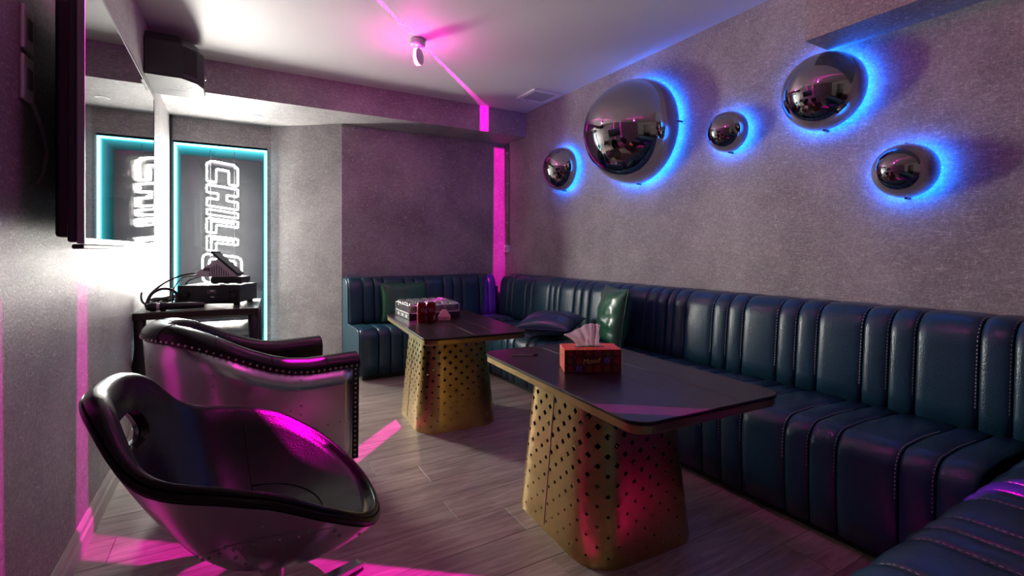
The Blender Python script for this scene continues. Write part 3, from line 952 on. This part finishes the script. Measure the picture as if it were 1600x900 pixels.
for i in range(NP):
    taper = .05 * (1 - smoothstep(-.45, .1, path[i][0]))      # the shell narrows towards the floor at the back
    for (o_, z) in secs[i]:
        oo = o_ - taper * (1 - min(z / .75, 1))
        vs.append((path[i][0] + PN[i].x * oo, path[i][1] + PN[i].y * oo, z))
for i in range(NP - 1):
    for j in range(ns): fs.append((i * ns + j, i * ns + (j + 1) % ns, (i + 1) * ns + (j + 1) % ns, (i + 1) * ns + j))
fs.append(tuple(range(ns))); fs.append(tuple((NP - 1) * ns + j for j in range(ns))[::-1])
o = pyd('leather_body', vs, fs, 'dark_leather', TC)
bm = bmesh.new(); bm.from_mesh(o.data); bmesh.ops.recalc_face_normals(bm, faces=bm.faces); bm.to_mesh(o.data); bm.free()
bev(o, .014, 3, 60); shade_auto(o, 55)
def skin(i, z, off=.004, xs=None):
    x, y = path[i]
    if xs is not None: x = xs
    taper = .05 * (1 - smoothstep(-.45, .1, x)); n = PN[i]
    base = -.012 + (.006 * min(max((z - .1) / .2, 0), 1)) + (.006 * min(max((z - .3) / .24, 0), 1))
    oo = base + off - taper * (1 - min(z / .75, 1))
    return Vector((x + n.x * oo, y + n.y * oo, z))
vs = []; fs = []; rws = 7
for i in range(NP):
    xs = AXF - .034 if i in (0, NP - 1) else None
    h = top_z(path[i][0]) - .068
    for j in range(rws): vs.append(skin(i, .105 + (h - .105) * j / (rws - 1), .004, xs))
for i in range(NP - 1):
    for j in range(rws - 1): fs.append((i * rws + j, (i + 1) * rws + j, (i + 1) * rws + j + 1, i * rws + j + 1))
o = pyd('metal_cladding', vs, fs, 'aluminium', TC, smooth=True)
bm = bmesh.new(); bm.from_mesh(o.data); bmesh.ops.recalc_face_normals(bm, faces=bm.faces); bm.to_mesh(o.data); bm.free()
sm = o.modifiers.new('sheet', 'SOLIDIFY'); sm.thickness = .003; sm.offset = 0
nl = MB(); rvb = MB()
# nails every 22 mm along the top trim
def path_at(s):
    L = [0]
    for a, b in zip(path[:-1], path[1:]): L.append(L[-1] + math.hypot(b[0] - a[0], b[1] - a[1]))
    s *= L[-1]
    for i in range(NP - 1):
        if s <= L[i + 1]: return i, (s - L[i]) / (L[i + 1] - L[i])
    return NP - 2, 1.0
for k in range(78):
    i, f = path_at(.008 + .984 * k / 77)
    x = path[i][0] * (1 - f) + path[i + 1][0] * f
    p = skin(i, top_z(path[i][0]) - .054, .014) .lerp(skin(i + 1, top_z(path[i + 1][0]) - .054, .014), f); n = PN[i].lerp(PN[i + 1], f)
    nl.ball(p, .0055, 6, (n.x, n.y, 0))
for e, i in ((0, 0), (1, NP - 1)):
    for k in range(19):
        z = .12 + (.615 - .075 - .12) * k / 18
        nl.ball(skin(i, z, .001, AXF - .018), .0055, 6, (0, PN[i].y, 0))
nl.build('nail_heads', 'nail_metal', TC)['kind'] = 'stuff'
def col_at(s, z0, z1, n):
    i, f = path_at(s)
    for k in range(n):
        z = z0 + (z1 - z0) * k / (n - 1)
        p = skin(i, z, .0055).lerp(skin(i + 1, z, .0055), f); m_ = PN[i].lerp(PN[i + 1], f)
        rvb.ball(p, .0042, 6, (m_.x, m_.y, 0))
for s, h in ((.135, .53), (.305, .60), (.45, .68), (.55, .68), (.695, .60), (.865, .53)): col_at(s, .14, h, 11)
for k in range(36):
    s = .02 + .96 * k / 35
    i, f = path_at(s); zz = .40 + .0 * k if .13 < s < .87 else .30
    p = skin(i, zz, .0055).lerp(skin(i + 1, zz, .0055), f); m_ = PN[i].lerp(PN[i + 1], f)
    rvb.ball(p, .0042, 6, (m_.x, m_.y, 0))
rvb.build('rivets', 'rivet', TC)['kind'] = 'stuff'
for s in (.10, .21, .31, .42, .58, .69, .79, .90):
    i, f = path_at(s)
    ring = []
    for (o_, z) in secs[i][3:-2]:
        taper = .05 * (1 - smoothstep(-.45, .1, path[i][0])); oo = o_ + .0008 - taper * (1 - min(z / .75, 1))
        ring.append((path[i][0] + PN[i].x * oo, path[i][1] + PN[i].y * oo, z))
    MB().tube(ring, .0022, 5).build('leather_seam', 'dark_leather', TC, smooth=True)
o = MB().prism(rrect(.60, .43, .06, 5, .085, 0), 'z', .20, .40).build('seat_cushion', 'dark_leather', TC); bev(o, .03, 4, 40); shade_auto(o, 30)
MB().prism(rrect(.66, .50, .08, 5, .05, 0), 'z', .10, .21).build('seat_frame', 'black_metal', TC)
for fx, fy in ((.34, .25), (.34, -.25), (-.25, .2), (-.25, -.2)):
    MB().lathe([(.016, 0), (.024, .102), (.01, .102)], 12, Matrix.Translation((fx, fy, 0))).build('leg', 'black_metal', TC)

# ---------------------------------------------------------------- television on the left wall
TV = thing('television', 'wall mounted flat television with a glossy dark screen on the left wall', 'television', (XL, 2.409, 1.52))
y0, y1, z0, z1 = 1.724 - 2.409, 3.094 - 2.409, 1.136 - 1.52, 1.905 - 1.52
xs_ = .139
bbox_part('screen', (xs_ - .006, y0 + .008, z0 + .016), (xs_, y1 - .008, z1 - .008), 'tv_glass', TV, w=0)
fb = MB()
fb.box((xs_ - .014, y0, z0), (xs_ + .0015, y0 + .008, z1)); fb.box((xs_ - .014, y1 - .008, z0), (xs_ + .0015, y1, z1))
fb.box((xs_ - .014, y0 + .008, z1 - .008), (xs_ + .0015, y1 - .008, z1)); fb.box((xs_ - .014, y0 + .008, z0), (xs_ + .0015, y1 - .008, z0 + .016))
fb.build('bezel', 'tv_bezel', TV)
bbox_part('back_cover', (xs_ - .036, y0 + .004, z0 + .004), (xs_ - .014, y1 - .004, z1 - .004), 'black_plastic', TV, w=.006)
bbox_part('rear_housing', (.045, y0 + .14, z0 + .02), (xs_ - .034, y1 - .03, z1 - .05), 'black_plastic', TV, w=.010)
bbox_part('sensor_bar', (xs_ - .030, y0 + .02, z0 - .014), (xs_ - .004, y0 + .62, z0 - .001), 'black_plastic', TV, w=.004)
bk = MB(); bk.box((.001, -.22, -.20), (.012, .22, .16)); bk.box((.012, -.15, -.06), (.047, -.06, .06)); bk.box((.012, .06, -.06), (.047, .15, .06))
bk.build('wall_bracket', 'black_metal', TV)
for zz in (1.72, 1.585):
    t = thing('wall_socket', 'pale socket plate on the left wall behind the television edge, %s of the pair' % ('upper' if zz > 1.6 else 'lower'), 'socket', (XL, 1.80, zz))
    bbox_part('plate', (0, -.038, -.060), (.010, .038, .060), 'grey_plastic', t, w=.004)
    bbox_part('rocker', (.010, -.016, -.028), (.014, .016, .028), 'grey_dark', t, w=.002)
b = MB().tube([(XL + .016, 1.80, 1.52), (XL + .030, 1.82, 1.46), (XL + .034, 1.85, 1.40), (XL + .030, 1.84, 1.34), (XL + .02, 1.82, 1.30)], .006, 8)
tag(b.build('cable', 'grey_dark', smooth=True), 'dark cable hanging behind the television by the wall sockets', 'cable')

# ---------------------------------------------------------------- loudspeaker in the upper left corner
SP = thing('loudspeaker', 'black faceted loudspeaker mounted high in the left corner under the beam', 'speaker', (XL, 4.1, 2.25))
poly = [(.004, -.28), (.205, -.28), (.285, -.20), (.318, -.10), (.318, .12), (.225, .19), (.004, .19)]
zt = .285
def lp(s): return [(p[0] * s + .02 * (1 - s), p[1] * s) for p in poly]
n = len(poly)
vs = [(*p, .0) for p in lp(.985)] + [(*p, .012) for p in poly] + [(*p, zt - .06) for p in poly] + [(*p, zt) for p in lp(.86)]
fs = [tuple(range(n))[::-1], tuple(range(3 * n, 4 * n))]
for k in range(3): fs += [(k * n + i, k * n + (i + 1) % n, (k + 1) * n + (i + 1) % n, (k + 1) * n + i) for i in range(n)]
o = pyd('cabinet', vs, fs, 'speaker_black', SP); bev(o, .004, 2, 20)
MB().prism([(.012 + (p[0] - .012) * .985, p[1] * .985) for p in poly], 'z', -.004, .0).build('bottom_panel', 'speaker_grey', SP)
tm = text_mesh('VIE', .12, .0008)
o = link('lettering', tm, 'black_plastic', SP); o.location = (.185, -.03, -.0048); o.rotation_euler = (PI, 0, math.radians(-65))
gl = MB()
for k in range(9):
    f = (k + .5) / 9
    a = Vector((.205 + .08 * f, -.28 + .08 * f)); gl.box((a.x - .002, a.y - .006, .03), (a.x + .002, a.y + .003, zt - .075))
gl.build('side_ribs', 'black_plastic', SP)
o = MB().lathe([(.014, 0), (.014, .006), (.008, .010)], 14, Matrix.Translation((.318, 0, .10)) @ Matrix.Rotation(PI / 2, 4, 'Y')).build('corner_screw', 'steel', SP)
MB().box((0, -.08, .08), (.012, .08, .22)).build('wall_bracket', 'black_metal', SP)

# ---------------------------------------------------------------- equipment desk
DZ = .76
DK = thing('equipment_desk', 'dark wooden desk with a wire mesh shelf carrying audio equipment in the left corner', 'desk', (-.15, 3.70, 0), math.radians(-4))
dx, dy = .315, .325
bbox_part('desk_top', (-dx, -dy, DZ - .040), (dx, dy, DZ), 'dark_wood', DK, w=.004)
for sx in (-1, 1):
    for sy in (-1, 1):
        cx_, cy_ = sx * (dx - .03), sy * (dy - .03)
        L = [(.022, .0), (.020, .02), (.028, .06), (.024, .20), (.032, .36), (.036, .46), (.026, .56), (.030, DZ - .04)]
        MB().lathe(L, 14, Matrix.Translation((cx_, cy_, 0))).build('leg', 'black_metal', DK, smooth=True)
MB().box((-dx + .03, dy - .05, DZ - .12), (dx - .03, dy - .03, DZ - .04)).build('rear_apron', 'dark_wood', DK)
ms = MB(); zz = .60
for k in range(22):
    x = -dx + .05 + (2 * dx - .10) * k / 21; ms.box((x - .0012, -dy + .04, zz), (x + .0012, dy - .04, zz + .003))
for k in range(22):
    y = -dy + .04 + (2 * dy - .08) * k / 21; ms.box((-dx + .05, y - .0012, zz + .003), (dx - .05, y + .0012, zz + .006))
for s in (-1, 1):
    ms.box((s * (dx - .05) - .006, -dy + .03, zz - .006), (s * (dx - .05) + .006, dy - .03, zz + .010)); ms.box((-dx + .05, s * (dy - .04) - .006, zz - .006), (dx - .05, s * (dy - .04) + .006, zz + .010))
ms.build('mesh_shelf', 'steel', DK)

# amplifier
AM = thing('amplifier', 'black audio amplifier on short feet on the desk', 'amplifier', (-.075, 3.78, DZ), math.radians(-22))
bbox_part('case', (-.182, -.14, .016), (.182, .15, .128), 'amp_black', AM, w=.003)
bbox_part('faceplate', (-.185, -.150, .012), (.185, -.139, .131), 'amp_black', AM, w=.003)
for x, z, r in ((-.135, .072, .022), (.12, .085, .012), (.155, .085, .012), (.12, .045, .010), (.155, .045, .010)):
    MB().lathe([(r, 0), (r * .95, .018), (r * .3, .019)], 18, Matrix.Translation((x, -.150, z)) @ Matrix.Rotation(PI / 2, 4, 'X')).build('knob', 'black_metal', AM)
bbox_part('display', (-.01, -.1515, .078), (.045, -.149, .104), 'grey_dark', AM, w=0)
bbox_part('button', (.010, -.153, .090), (.034, -.150, .100), 'white_plastic', AM, w=0)
bbox_part('button', (.012, -.153, .052), (.034, -.150, .060), 'white_plastic', AM, w=0)
for x in (-.15, .15):
    for y in (-.10, .11): MB().lathe([(.020, 0), (.018, .017)], 12, Matrix.Translation((x, y, 0))).build('foot', 'black_plastic', AM)
# receiver box
RC = thing('receiver_box', 'small flat black receiver on top of the amplifier', 'receiver', (-.012, 3.755, DZ + .131), math.radians(-22))
bbox_part('case', (-.09, -.075, .007), (.098, .075, .048), 'amp_black', RC, w=.003)
bbox_part('faceplate', (-.088, -.079, .010), (.096, -.074, .046), 'black_metal', RC, w=.001)
for x in (-.07, .0, .08):
    for y in (-.05, .05): MB().box((x - .015, y - .01, 0), (x + .015, y + .01, .008)).build('foot', 'black_plastic', RC)
# tilted grey unit with a dark edge, propped on the receiver
GU = thing('grey_control_unit', 'pale grey ribbed control unit tilted on its corner on top of the receiver', 'control unit', (-.068, 3.755, DZ + .131 + .0485), math.radians(-22))
GU.scale = (.84, .84, .9)
tilt = math.radians(33)
def TP(u, w): return (u * math.cos(tilt) - w * math.sin(tilt), u * math.sin(tilt) + w * math.cos(tilt))
pg = [TP(-.155, .045), TP(-.155, .0), (-.075, .0), (.155, .0), (.160, .012), TP(.0, .105)]
pg = [(-.150, .035), (-.148, -.002), (-.02, .0), (.140, .001), (.145, .018), (.005, .140)]
o = MB().prism(pg, 'y', -.055, .055).build('case', 'grey_plastic', GU); bev(o, .003, 2, 20)
for k in range(11):
    f = k / 10
    x = -.055 + .17 * f; z0_ = .006; z1_ = .006 + (.095 - .075 * abs(f - .28) * 1.25)
    z1_ = min(z1_, .125 - max(0, x - .0) * .82 - max(0, -x - .0) * .55 - .030)
    if z1_ > z0_ + .01: MB().box((x - .0025, -.058, z0_), (x + .0025, -.054, z1_)).build('rib', 'grey_dark', GU)
MB().box((-.10, -.057, .045), (-.055, -.054, .068)).build('label_plate', 'grey_dark', GU)
MB().prism([(.147, .010), (.152, .026), (-.025, .178), (-.036, .166)], 'y', -.058, .058).build('front_panel', 'black_plastic', GU)
MB().lathe([(.012, -.06), (.013, .06)], 14, Matrix.Translation((-.036, 0, .178)) @ Matrix.Rotation(PI / 2, 4, 'X')).build('roller', 'black_plastic', GU)
# microphone lying along the desk front
MC = thing('microphone', 'black handheld microphone lying along the front edge of the desk', 'microphone', (-.30, 3.46, DZ + .026), math.radians(-4))
MX = Matrix.Rotation(PI / 2, 4, 'Y')
o = MB().lathe([(.006, -.135), (.018, -.130), (.025, -.110), (.026, -.085), (.022, -.080)], 18, MX).build('head', 'black_metal', MC, smooth=True)
o = MB().lathe([(.022, -.080), (.0235, -.078), (.0235, -.068), (.022, -.066)], 18, MX).build('band', 'grey_plastic', MC)
o = MB().lathe([(.021, -.066), (.020, .06), (.016, .15), (.012, .153)], 18, MX).build('handle', 'black_plastic', MC, smooth=True)
o = MB().lathe([(.024, -.064), (.026, -.060), (.026, -.040), (.023, -.037)], 18, MX).build('ring', 'black_plastic', MC)
def cable(label, pts, r, m='black_plastic'):
    P = [Vector(p) for p in pts]; S = []
    for i in range(len(P) - 1):
        a, b, c, d = P[max(i - 1, 0)], P[i], P[i + 1], P[min(i + 2, len(P) - 1)]
        for k in range(8):
            t = k / 8; S.append(.5 * ((2 * b) + (c - a) * t + (2 * a - 5 * b + 4 * c - d) * t * t + (3 * b - a - 3 * c + d) * t ** 3))
    S.append(P[-1])
    return tag(MB().tube(S, r, 8).build('cable', m, smooth=True), label, 'cable', 'cables on the equipment desk')
cable('tall looping cable arching from the desk to the grey unit', [(-.455, 3.62, .775), (-.43, 3.64, .85), (-.36, 3.66, .915), (-.28, 3.70, .955), (-.215, 3.74, .965)], .006)
cable('thick lower loop of cable at the left end of the desk', [(-.445, 3.60, .772), (-.43, 3.62, .84), (-.385, 3.64, .875), (-.33, 3.66, .870), (-.30, 3.68, .83), (-.31, 3.66, .775)], .009)
cable('thin cable dropping in front of the cyan frame to the amplifier', [(-.20, 3.76, .95), (-.265, 3.73, .945), (-.305, 3.66, .90), (-.318, 3.61, .84), (-.315, 3.58, .772)], .004)
cable('slim cable falling from the grey unit behind the amplifier', [(-.195, 3.78, .94), (-.255, 3.80, .91), (-.285, 3.86, .84), (-.31, 3.90, .768)], .004)
cable('cable drooping over the left end of the desk', [(-.40, 3.55, .772), (-.452, 3.56, .80), (-.468, 3.58, .83), (-.471, 3.62, .86)], .006)
cl = MB()
for k in range(4):
    pts = []
    for q in range(40):
        a = 2 * PI * q / 40
        pts.append((-.375 + (.062 + .006 * k) * math.cos(a), 3.76 + (.055 + .004 * k) * math.sin(a), .7695 + .009 * k + .008 * math.sin(a * 2 + k) ** 2 + .012 * (1 + math.cos(a))))
    cl.tube(pts, .005, 6, closed=True)
tag(cl.build('cable_coil', 'black_plastic', smooth=True), 'coil of black cable lying on the desk left of the amplifier', 'cable')

# ---------------------------------------------------------------- on the far table: glass rack, cans, pink box
RK = thing('glass_rack', 'clear walled rack with a black base full of shot glasses on the far table', 'rack', (1.285, 3.50, TZ + .0005), math.radians(-2))
rw, rl, rh = .385, .385, .102
bbox_part('base', (-rw / 2, -rl / 2, 0), (rw / 2, rl / 2, .046), 'black_plastic', RK, w=.004)
for nm, a, b in (('clear_wall', (-rw / 2, -rl / 2, .046), (rw / 2, -rl / 2 + .004, rh)), ('clear_wall', (-rw / 2, rl / 2 - .004, .046), (rw / 2, rl / 2, rh)),
                 ('clear_wall', (-rw / 2, -rl / 2 + .004, .046), (-rw / 2 + .004, rl / 2 - .004, rh)), ('clear_wall', (rw / 2 - .004, -rl / 2 + .004, .046), (rw / 2, rl / 2 - .004, rh))):
    MB().box(a, b).build(nm, 'acrylic', RK)
er = MB()
er.tube([(*p, rh) for p in rrect(rw - .004, rl - .004, .02, 4)], .003, 6, closed=True)
er.tube([(*p, .048) for p in rrect(rw - .002, rl - .002, .02, 4)], .003, 6, closed=True)
for sx in (-1, 1):
    for sy in (-1, 1): er.tube([(sx * (rw / 2 - .004), sy * (rl / 2 - .004), .046), (sx * (rw / 2 - .004), sy * (rl / 2 - .004), rh)], .003, 6)
er.build('rack_edge', 'white_plastic', RK)
for sy in (-.12, -.02, .09): bbox_part('side_label', (-rw / 2 - .0012, sy - .025, .012), (-rw / 2 - .0002, sy + .025, .032), 'white_plastic', RK, w=0)
gm = MB().lathe([(.006, .001), (.019, 0), (.021, .004), (.026, .072), (.0245, .072), (.0195, .012), (.004, .011)], 14)
cup_me = None
for i in range(6):
    for j in range(6):
        x, y = -.155 + .062 * i, -.155 + .062 * j
        q = Matrix.Rotation(math.radians(-2), 3, 'Z') @ Vector((x, y, 0))
        loc = (1.285 + q.x, 3.50 + q.y, TZ + .047)
        if cup_me is None:
            o = gm.build('shot_glass', 'cup_glass', None, loc, smooth=True); cup_me = o.data
        else: o = link('shot_glass', cup_me, None, None, loc)
        tag(o, 'small clear shot glass standing in the clear rack on the far table', 'glass', 'shot glasses in the rack')
for x, y, rz, lab in ((1.130, 3.180, .3, 'red drink can on the far table, the left one of two'), (1.197, 3.172, -.2, 'red drink can on the far table, the right one of two')):
    t = thing('drink_can', lab, 'can', (x, y, TZ + .0005), rz, 'red cans on the far table')
    o = MB().lathe([(.022, .003), (.026, .0), (.0315, .010), (.0315, .126), (.028, .138)], 26).build('body', 'can_red', t); shade_auto(o, 35)
    o = MB().lathe([(.028, .138), (.0285, .142), (.026, .143), (.025, .139), (.004, .139)], 26).build('lid', 'steel', t); shade_auto(o, 35)
    MB().prism(rrect(.014, .020, .006, 4), 'z', .139, .1415).build('pull_tab', 'steel', t)
    # curling script band and a small panel printed on the wall of the can
    def wrap(a, z): return (.0318 * math.cos(a), .0318 * math.sin(a), z)
    b = MB(); pts = [wrap(-PI / 2 - .9 + 1.5 * k / 30, .088 + .014 * math.sin(k * .62) + .004 * math.sin(k * 1.7)) for k in range(31)]
    b.tube(pts, .0013, 5)
    b.build('script_print', 'can_print', t)
    b = MB(); vs = []
    for k in range(5): vs += [wrap(-PI / 2 + .35 + .5 * k / 4, .018), wrap(-PI / 2 + .35 + .5 * k / 4, .048)]
    b.add(vs, [(2 * k, 2 * k + 2, 2 * k + 3, 2 * k + 1) for k in range(4)]); b.build('printed_panel', 'can_print', t)
PB = thing('pink_dispenser', 'small pink tapered holder with a slot beside the red cans', 'holder', (1.316, 3.225, TZ + .0005), math.radians(-20))
P0, P1, P2 = rrect(.088, .06, .008, 3), rrect(.088, .06, .008, 3), rrect(.030, .022, .006, 3)
n = len(P0)
vs = [(*p, 0) for p in P0] + [(*p, .028) for p in P1] + [(*p, .074) for p in P2]
fs = [tuple(range(n))[::-1], tuple(range(2 * n, 3 * n))] + [(k * n + i, k * n + (i + 1) % n, (k + 1) * n + (i + 1) % n, (k + 1) * n + i) for k in range(2) for i in range(n)]
o = pyd('body', vs, fs, 'pink_plastic', PB); bev(o, .003, 2, 25)
MB().box((-.005, -.0308, .014), (.013, -.0298, .019)).build('slot', 'black_plastic', PB)

# ---------------------------------------------------------------- on the near table: tissue box, stick
ang = math.atan2(1.478 - 1.588, 1.382 - 1.173)
cx_, cy_ = (1.173 + 1.382) / 2, (1.588 + 1.478) / 2
TB = thing('tissue_box', 'orange and dark red patterned tissue box on the near table', 'tissue box', (cx_ - math.sin(ang) * .066, cy_ + math.cos(ang) * .066, TZ + .001), ang)
L2, D2, HB2 = .118, .066, .094
bbox_part('carton', (-L2, -D2, 0), (L2, D2, HB2), 'box_orange', TB, w=.002)
MB().box((-L2 + .002, -D2 - .0008, .002), (L2 - .002, -D2 + .0002, HB2 - .002)).build('front_print', 'box_red', TB)
def put_text(body, size, m, x, z, face='front', shear=0, rot=0):
    me = text_mesh(body, size, .0003, shear=shear)
    if not len(me.vertices): return
    o = link('lettering', me, m, TB)
    if face == 'front': o.location = (x, -D2 - .0011, z); o.rotation_euler = (PI / 2, rot, 0)
    elif face == 'left': o.location = (-L2 - .0005, x, z); o.rotation_euler = (PI / 2, 0, -PI / 2)
    else: o.location = (x, z, HB2 + .0005)
put_text('Mood', .030, 'print_gold', -.008, .047, shear=.28, rot=-.10)
put_text('Mood', .021, 'print_gold', .012, .060, 'left', .2)
rowz = (.079, .047, .014)
GL = [[('福', 'print_rust'), ('好', 'print_rust'), ('喜', 'print_rust'), ('由', 'print_magenta'), ('福', 'print_olive'), ('神', 'print_rust')],
      [('春', 'print_olive'), ('喜', 'print_rust'), None, None, ('春', 'print_blue'), ('福', 'print_rust')],
      [('喜', 'print_rust'), ('財', 'print_blue'), ('福', 'print_olive'), ('春', 'print_rust'), ('喜', 'print_olive'), ('財', 'print_olive')]]
for r_, rowg in enumerate(GL):
    for c_, g in enumerate(rowg):
        if g: put_text(g[0], .029, g[1], -L2 + .0225 + c_ * .0385, rowz[r_])
for x, z in ((-.112, .090), (-.035, .090), (.037, .090), (-.075, .062), (.075, .062), (-.112, .030), (-.035, .030), (.037, .030)):
    MB().prism([(x + .0022 * math.cos(a * PI / 3), z + .0022 * math.sin(a * PI / 3)) for a in range(6)][::-1], 'y', -D2 - .0014, -D2 - .0008).build('dot', 'print_blue', TB)
MB().prism(rrect(.13, .026, .012, 5), 'z', HB2, HB2 + .0006).build('slit', 'black_plastic', TB)
for x in (-.062, .072): put_text('~', .03, 'print_blue', x, -.045, 'top')
def tissue():
    nu, nv = 40, 18
    us = [-1, -.4, .2, 1]
    def topc(u): return (interp(us, [-.110, -.045, .009, .050], u), interp(us, [.050, .080, .096, .086], u))
    vs = []; fs = []
    for i in range(nu + 1):
        u = 2 * i / nu - 1
        bx_, bz = -.055 + (.095) * (u + 1) / 2, 0.0
        tx, tz = topc(u)
        for j in range(nv + 1):
            v = j / nv
            x = bx_ + (tx - bx_) * (v ** (1.0 if u > -.5 else 1.0 + 1.6 * (-.5 - u))); z = bz + (tz - bz) * v
            y = .011 * abs(noise.noise(Vector((u * 3.1 + v * 1.5, v * 1.2, 5)))) + .012 * v * math.sin(u * 7 + v * 2) + .006 * math.sin(u * 17 + 1.3 + v * 3) * (.3 + v) + .010 * noise.noise(Vector((u * 2.2, v * 2.6, 3))) + .014 * v * u
            vs.append((x + .004 * noise.noise(Vector((u * 4, v * 4, 9))), y, HB2 + .0006 + z))
    for i in range(nu):
        for j in range(nv): fs.append((i * (nv + 1) + j, (i + 1) * (nv + 1) + j, (i + 1) * (nv + 1) + j + 1, i * (nv + 1) + j + 1))
    o = pyd('tissue_sheet', vs, fs, 'tissue', None, smooth=True)
    s = o.modifiers.new('ply', 'SOLIDIFY'); s.thickness = .0008
    o.location = TB.location; o.rotation_euler = TB.rotation_euler
    tag(o, 'crumpled white tissue standing out of the box', 'tissue')
tissue()
ST = thing('stirring_stick', 'slim pale wrapped stick lying alone on the near table', 'stick', (1.196, 1.944, TZ + .001), math.atan2(-.044, .13))
o = MB().prism(rrect(.118, .008, .003, 3), 'z', 0, .004).build('shaft', 'steel', ST)
MB().prism(rrect(.020, .010, .003, 3, .058, 0), 'z', .0, .006).build('tip', 'black_plastic', ST)

# ---------------------------------------------------------------- ceiling and wall fittings
VT = thing('ceiling_vent', 'square white air vent flush on the ceiling by the right wall', 'vent', (2.555, 3.862, ZC))
fv = MB(); s1, s0 = .165, .118
P1, P0 = rrect(2 * s1, 2 * s1, .012, 3), rrect(2 * s0, 2 * s0, .006, 3); n = len(P1)
fv.add([(*p, 0) for p in P1] + [(*p, -.012) for p in rrect(2 * s1 - .012, 2 * s1 - .012, .010, 3)] + [(*p, -.012) for p in rrect(2 * s0 + .008, 2 * s0 + .008, .006, 3)] + [(*p, -.004) for p in P0],
       [(k * n + i, k * n + (i + 1) % n, (k + 1) * n + (i + 1) % n, (k + 1) * n + i) for k in range(3) for i in range(n)])
fv.build('frame', 'white_plastic', VT)
MB().box((-s0, -s0, -.005), (s0, s0, -.001)).build('filter_panel', 'grille', VT)
MB().box((-.05, s1 - .028, -.016), (-.042, s1 - .020, -.010)).build('catch', 'grey_dark', VT)
for x, y, lab in ((.198, 4.976, 'small recessed downlight in the beam underside above the light box'),):
    t = thing('downlight', lab, 'downlight', (x, y, BEAM_Z))
    o = MB().lathe([(.050, 0), (.050, -.004), (.036, -.006), (.030, .0), (.026, -.001)], 24).build('trim_ring', 'downlight_trim', t); shade_auto(o)
    MB().lathe([(.028, -.0005), (.020, -.003), (.003, -.004)], 20).build('lens', 'grille', t)
CS = thing('wall_socket', 'white surface socket box at the end of the conduit in the back right corner', 'socket', (XR, 4.795, 1.13))
bbox_part('box', (-.040, -.043, -.043), (0, .043, .043), 'white_plastic', CS, w=.006)
MB().box((-.042, -.018, -.022), (-.0395, .018, .022)).build('rocker', 'grille', CS)
CD = thing('conduit', 'thin plaster coloured conduit running down the back right corner', 'conduit', (XR, 4.80, 1.173))
for dy_ in (-.012, .014):
    MB().tube([(-.010, dy_, 0), (-.010, dy_, BEAM_Z - 1.173)], .0085, 8).build('pipe', 'plaster', CD, smooth=True)
for z in (.25, .7, 1.05): MB().box((-.019, -.030, z), (0, .030, z + .012)).build('clip', 'grille', CD)
PC = thing('cable_duct', 'dark vertical cable duct in the alcove corner left of the light box', 'cable duct', (XL, YM, 0))
MB().box((0.0, -.022, .104), (.018, -.001, BEAM_Z)).build('cover', 'grey_dark', PC)
MB().box((.0, -.026, .104), (.0195, -.022, BEAM_Z)).build('lid', 'black_metal', PC)
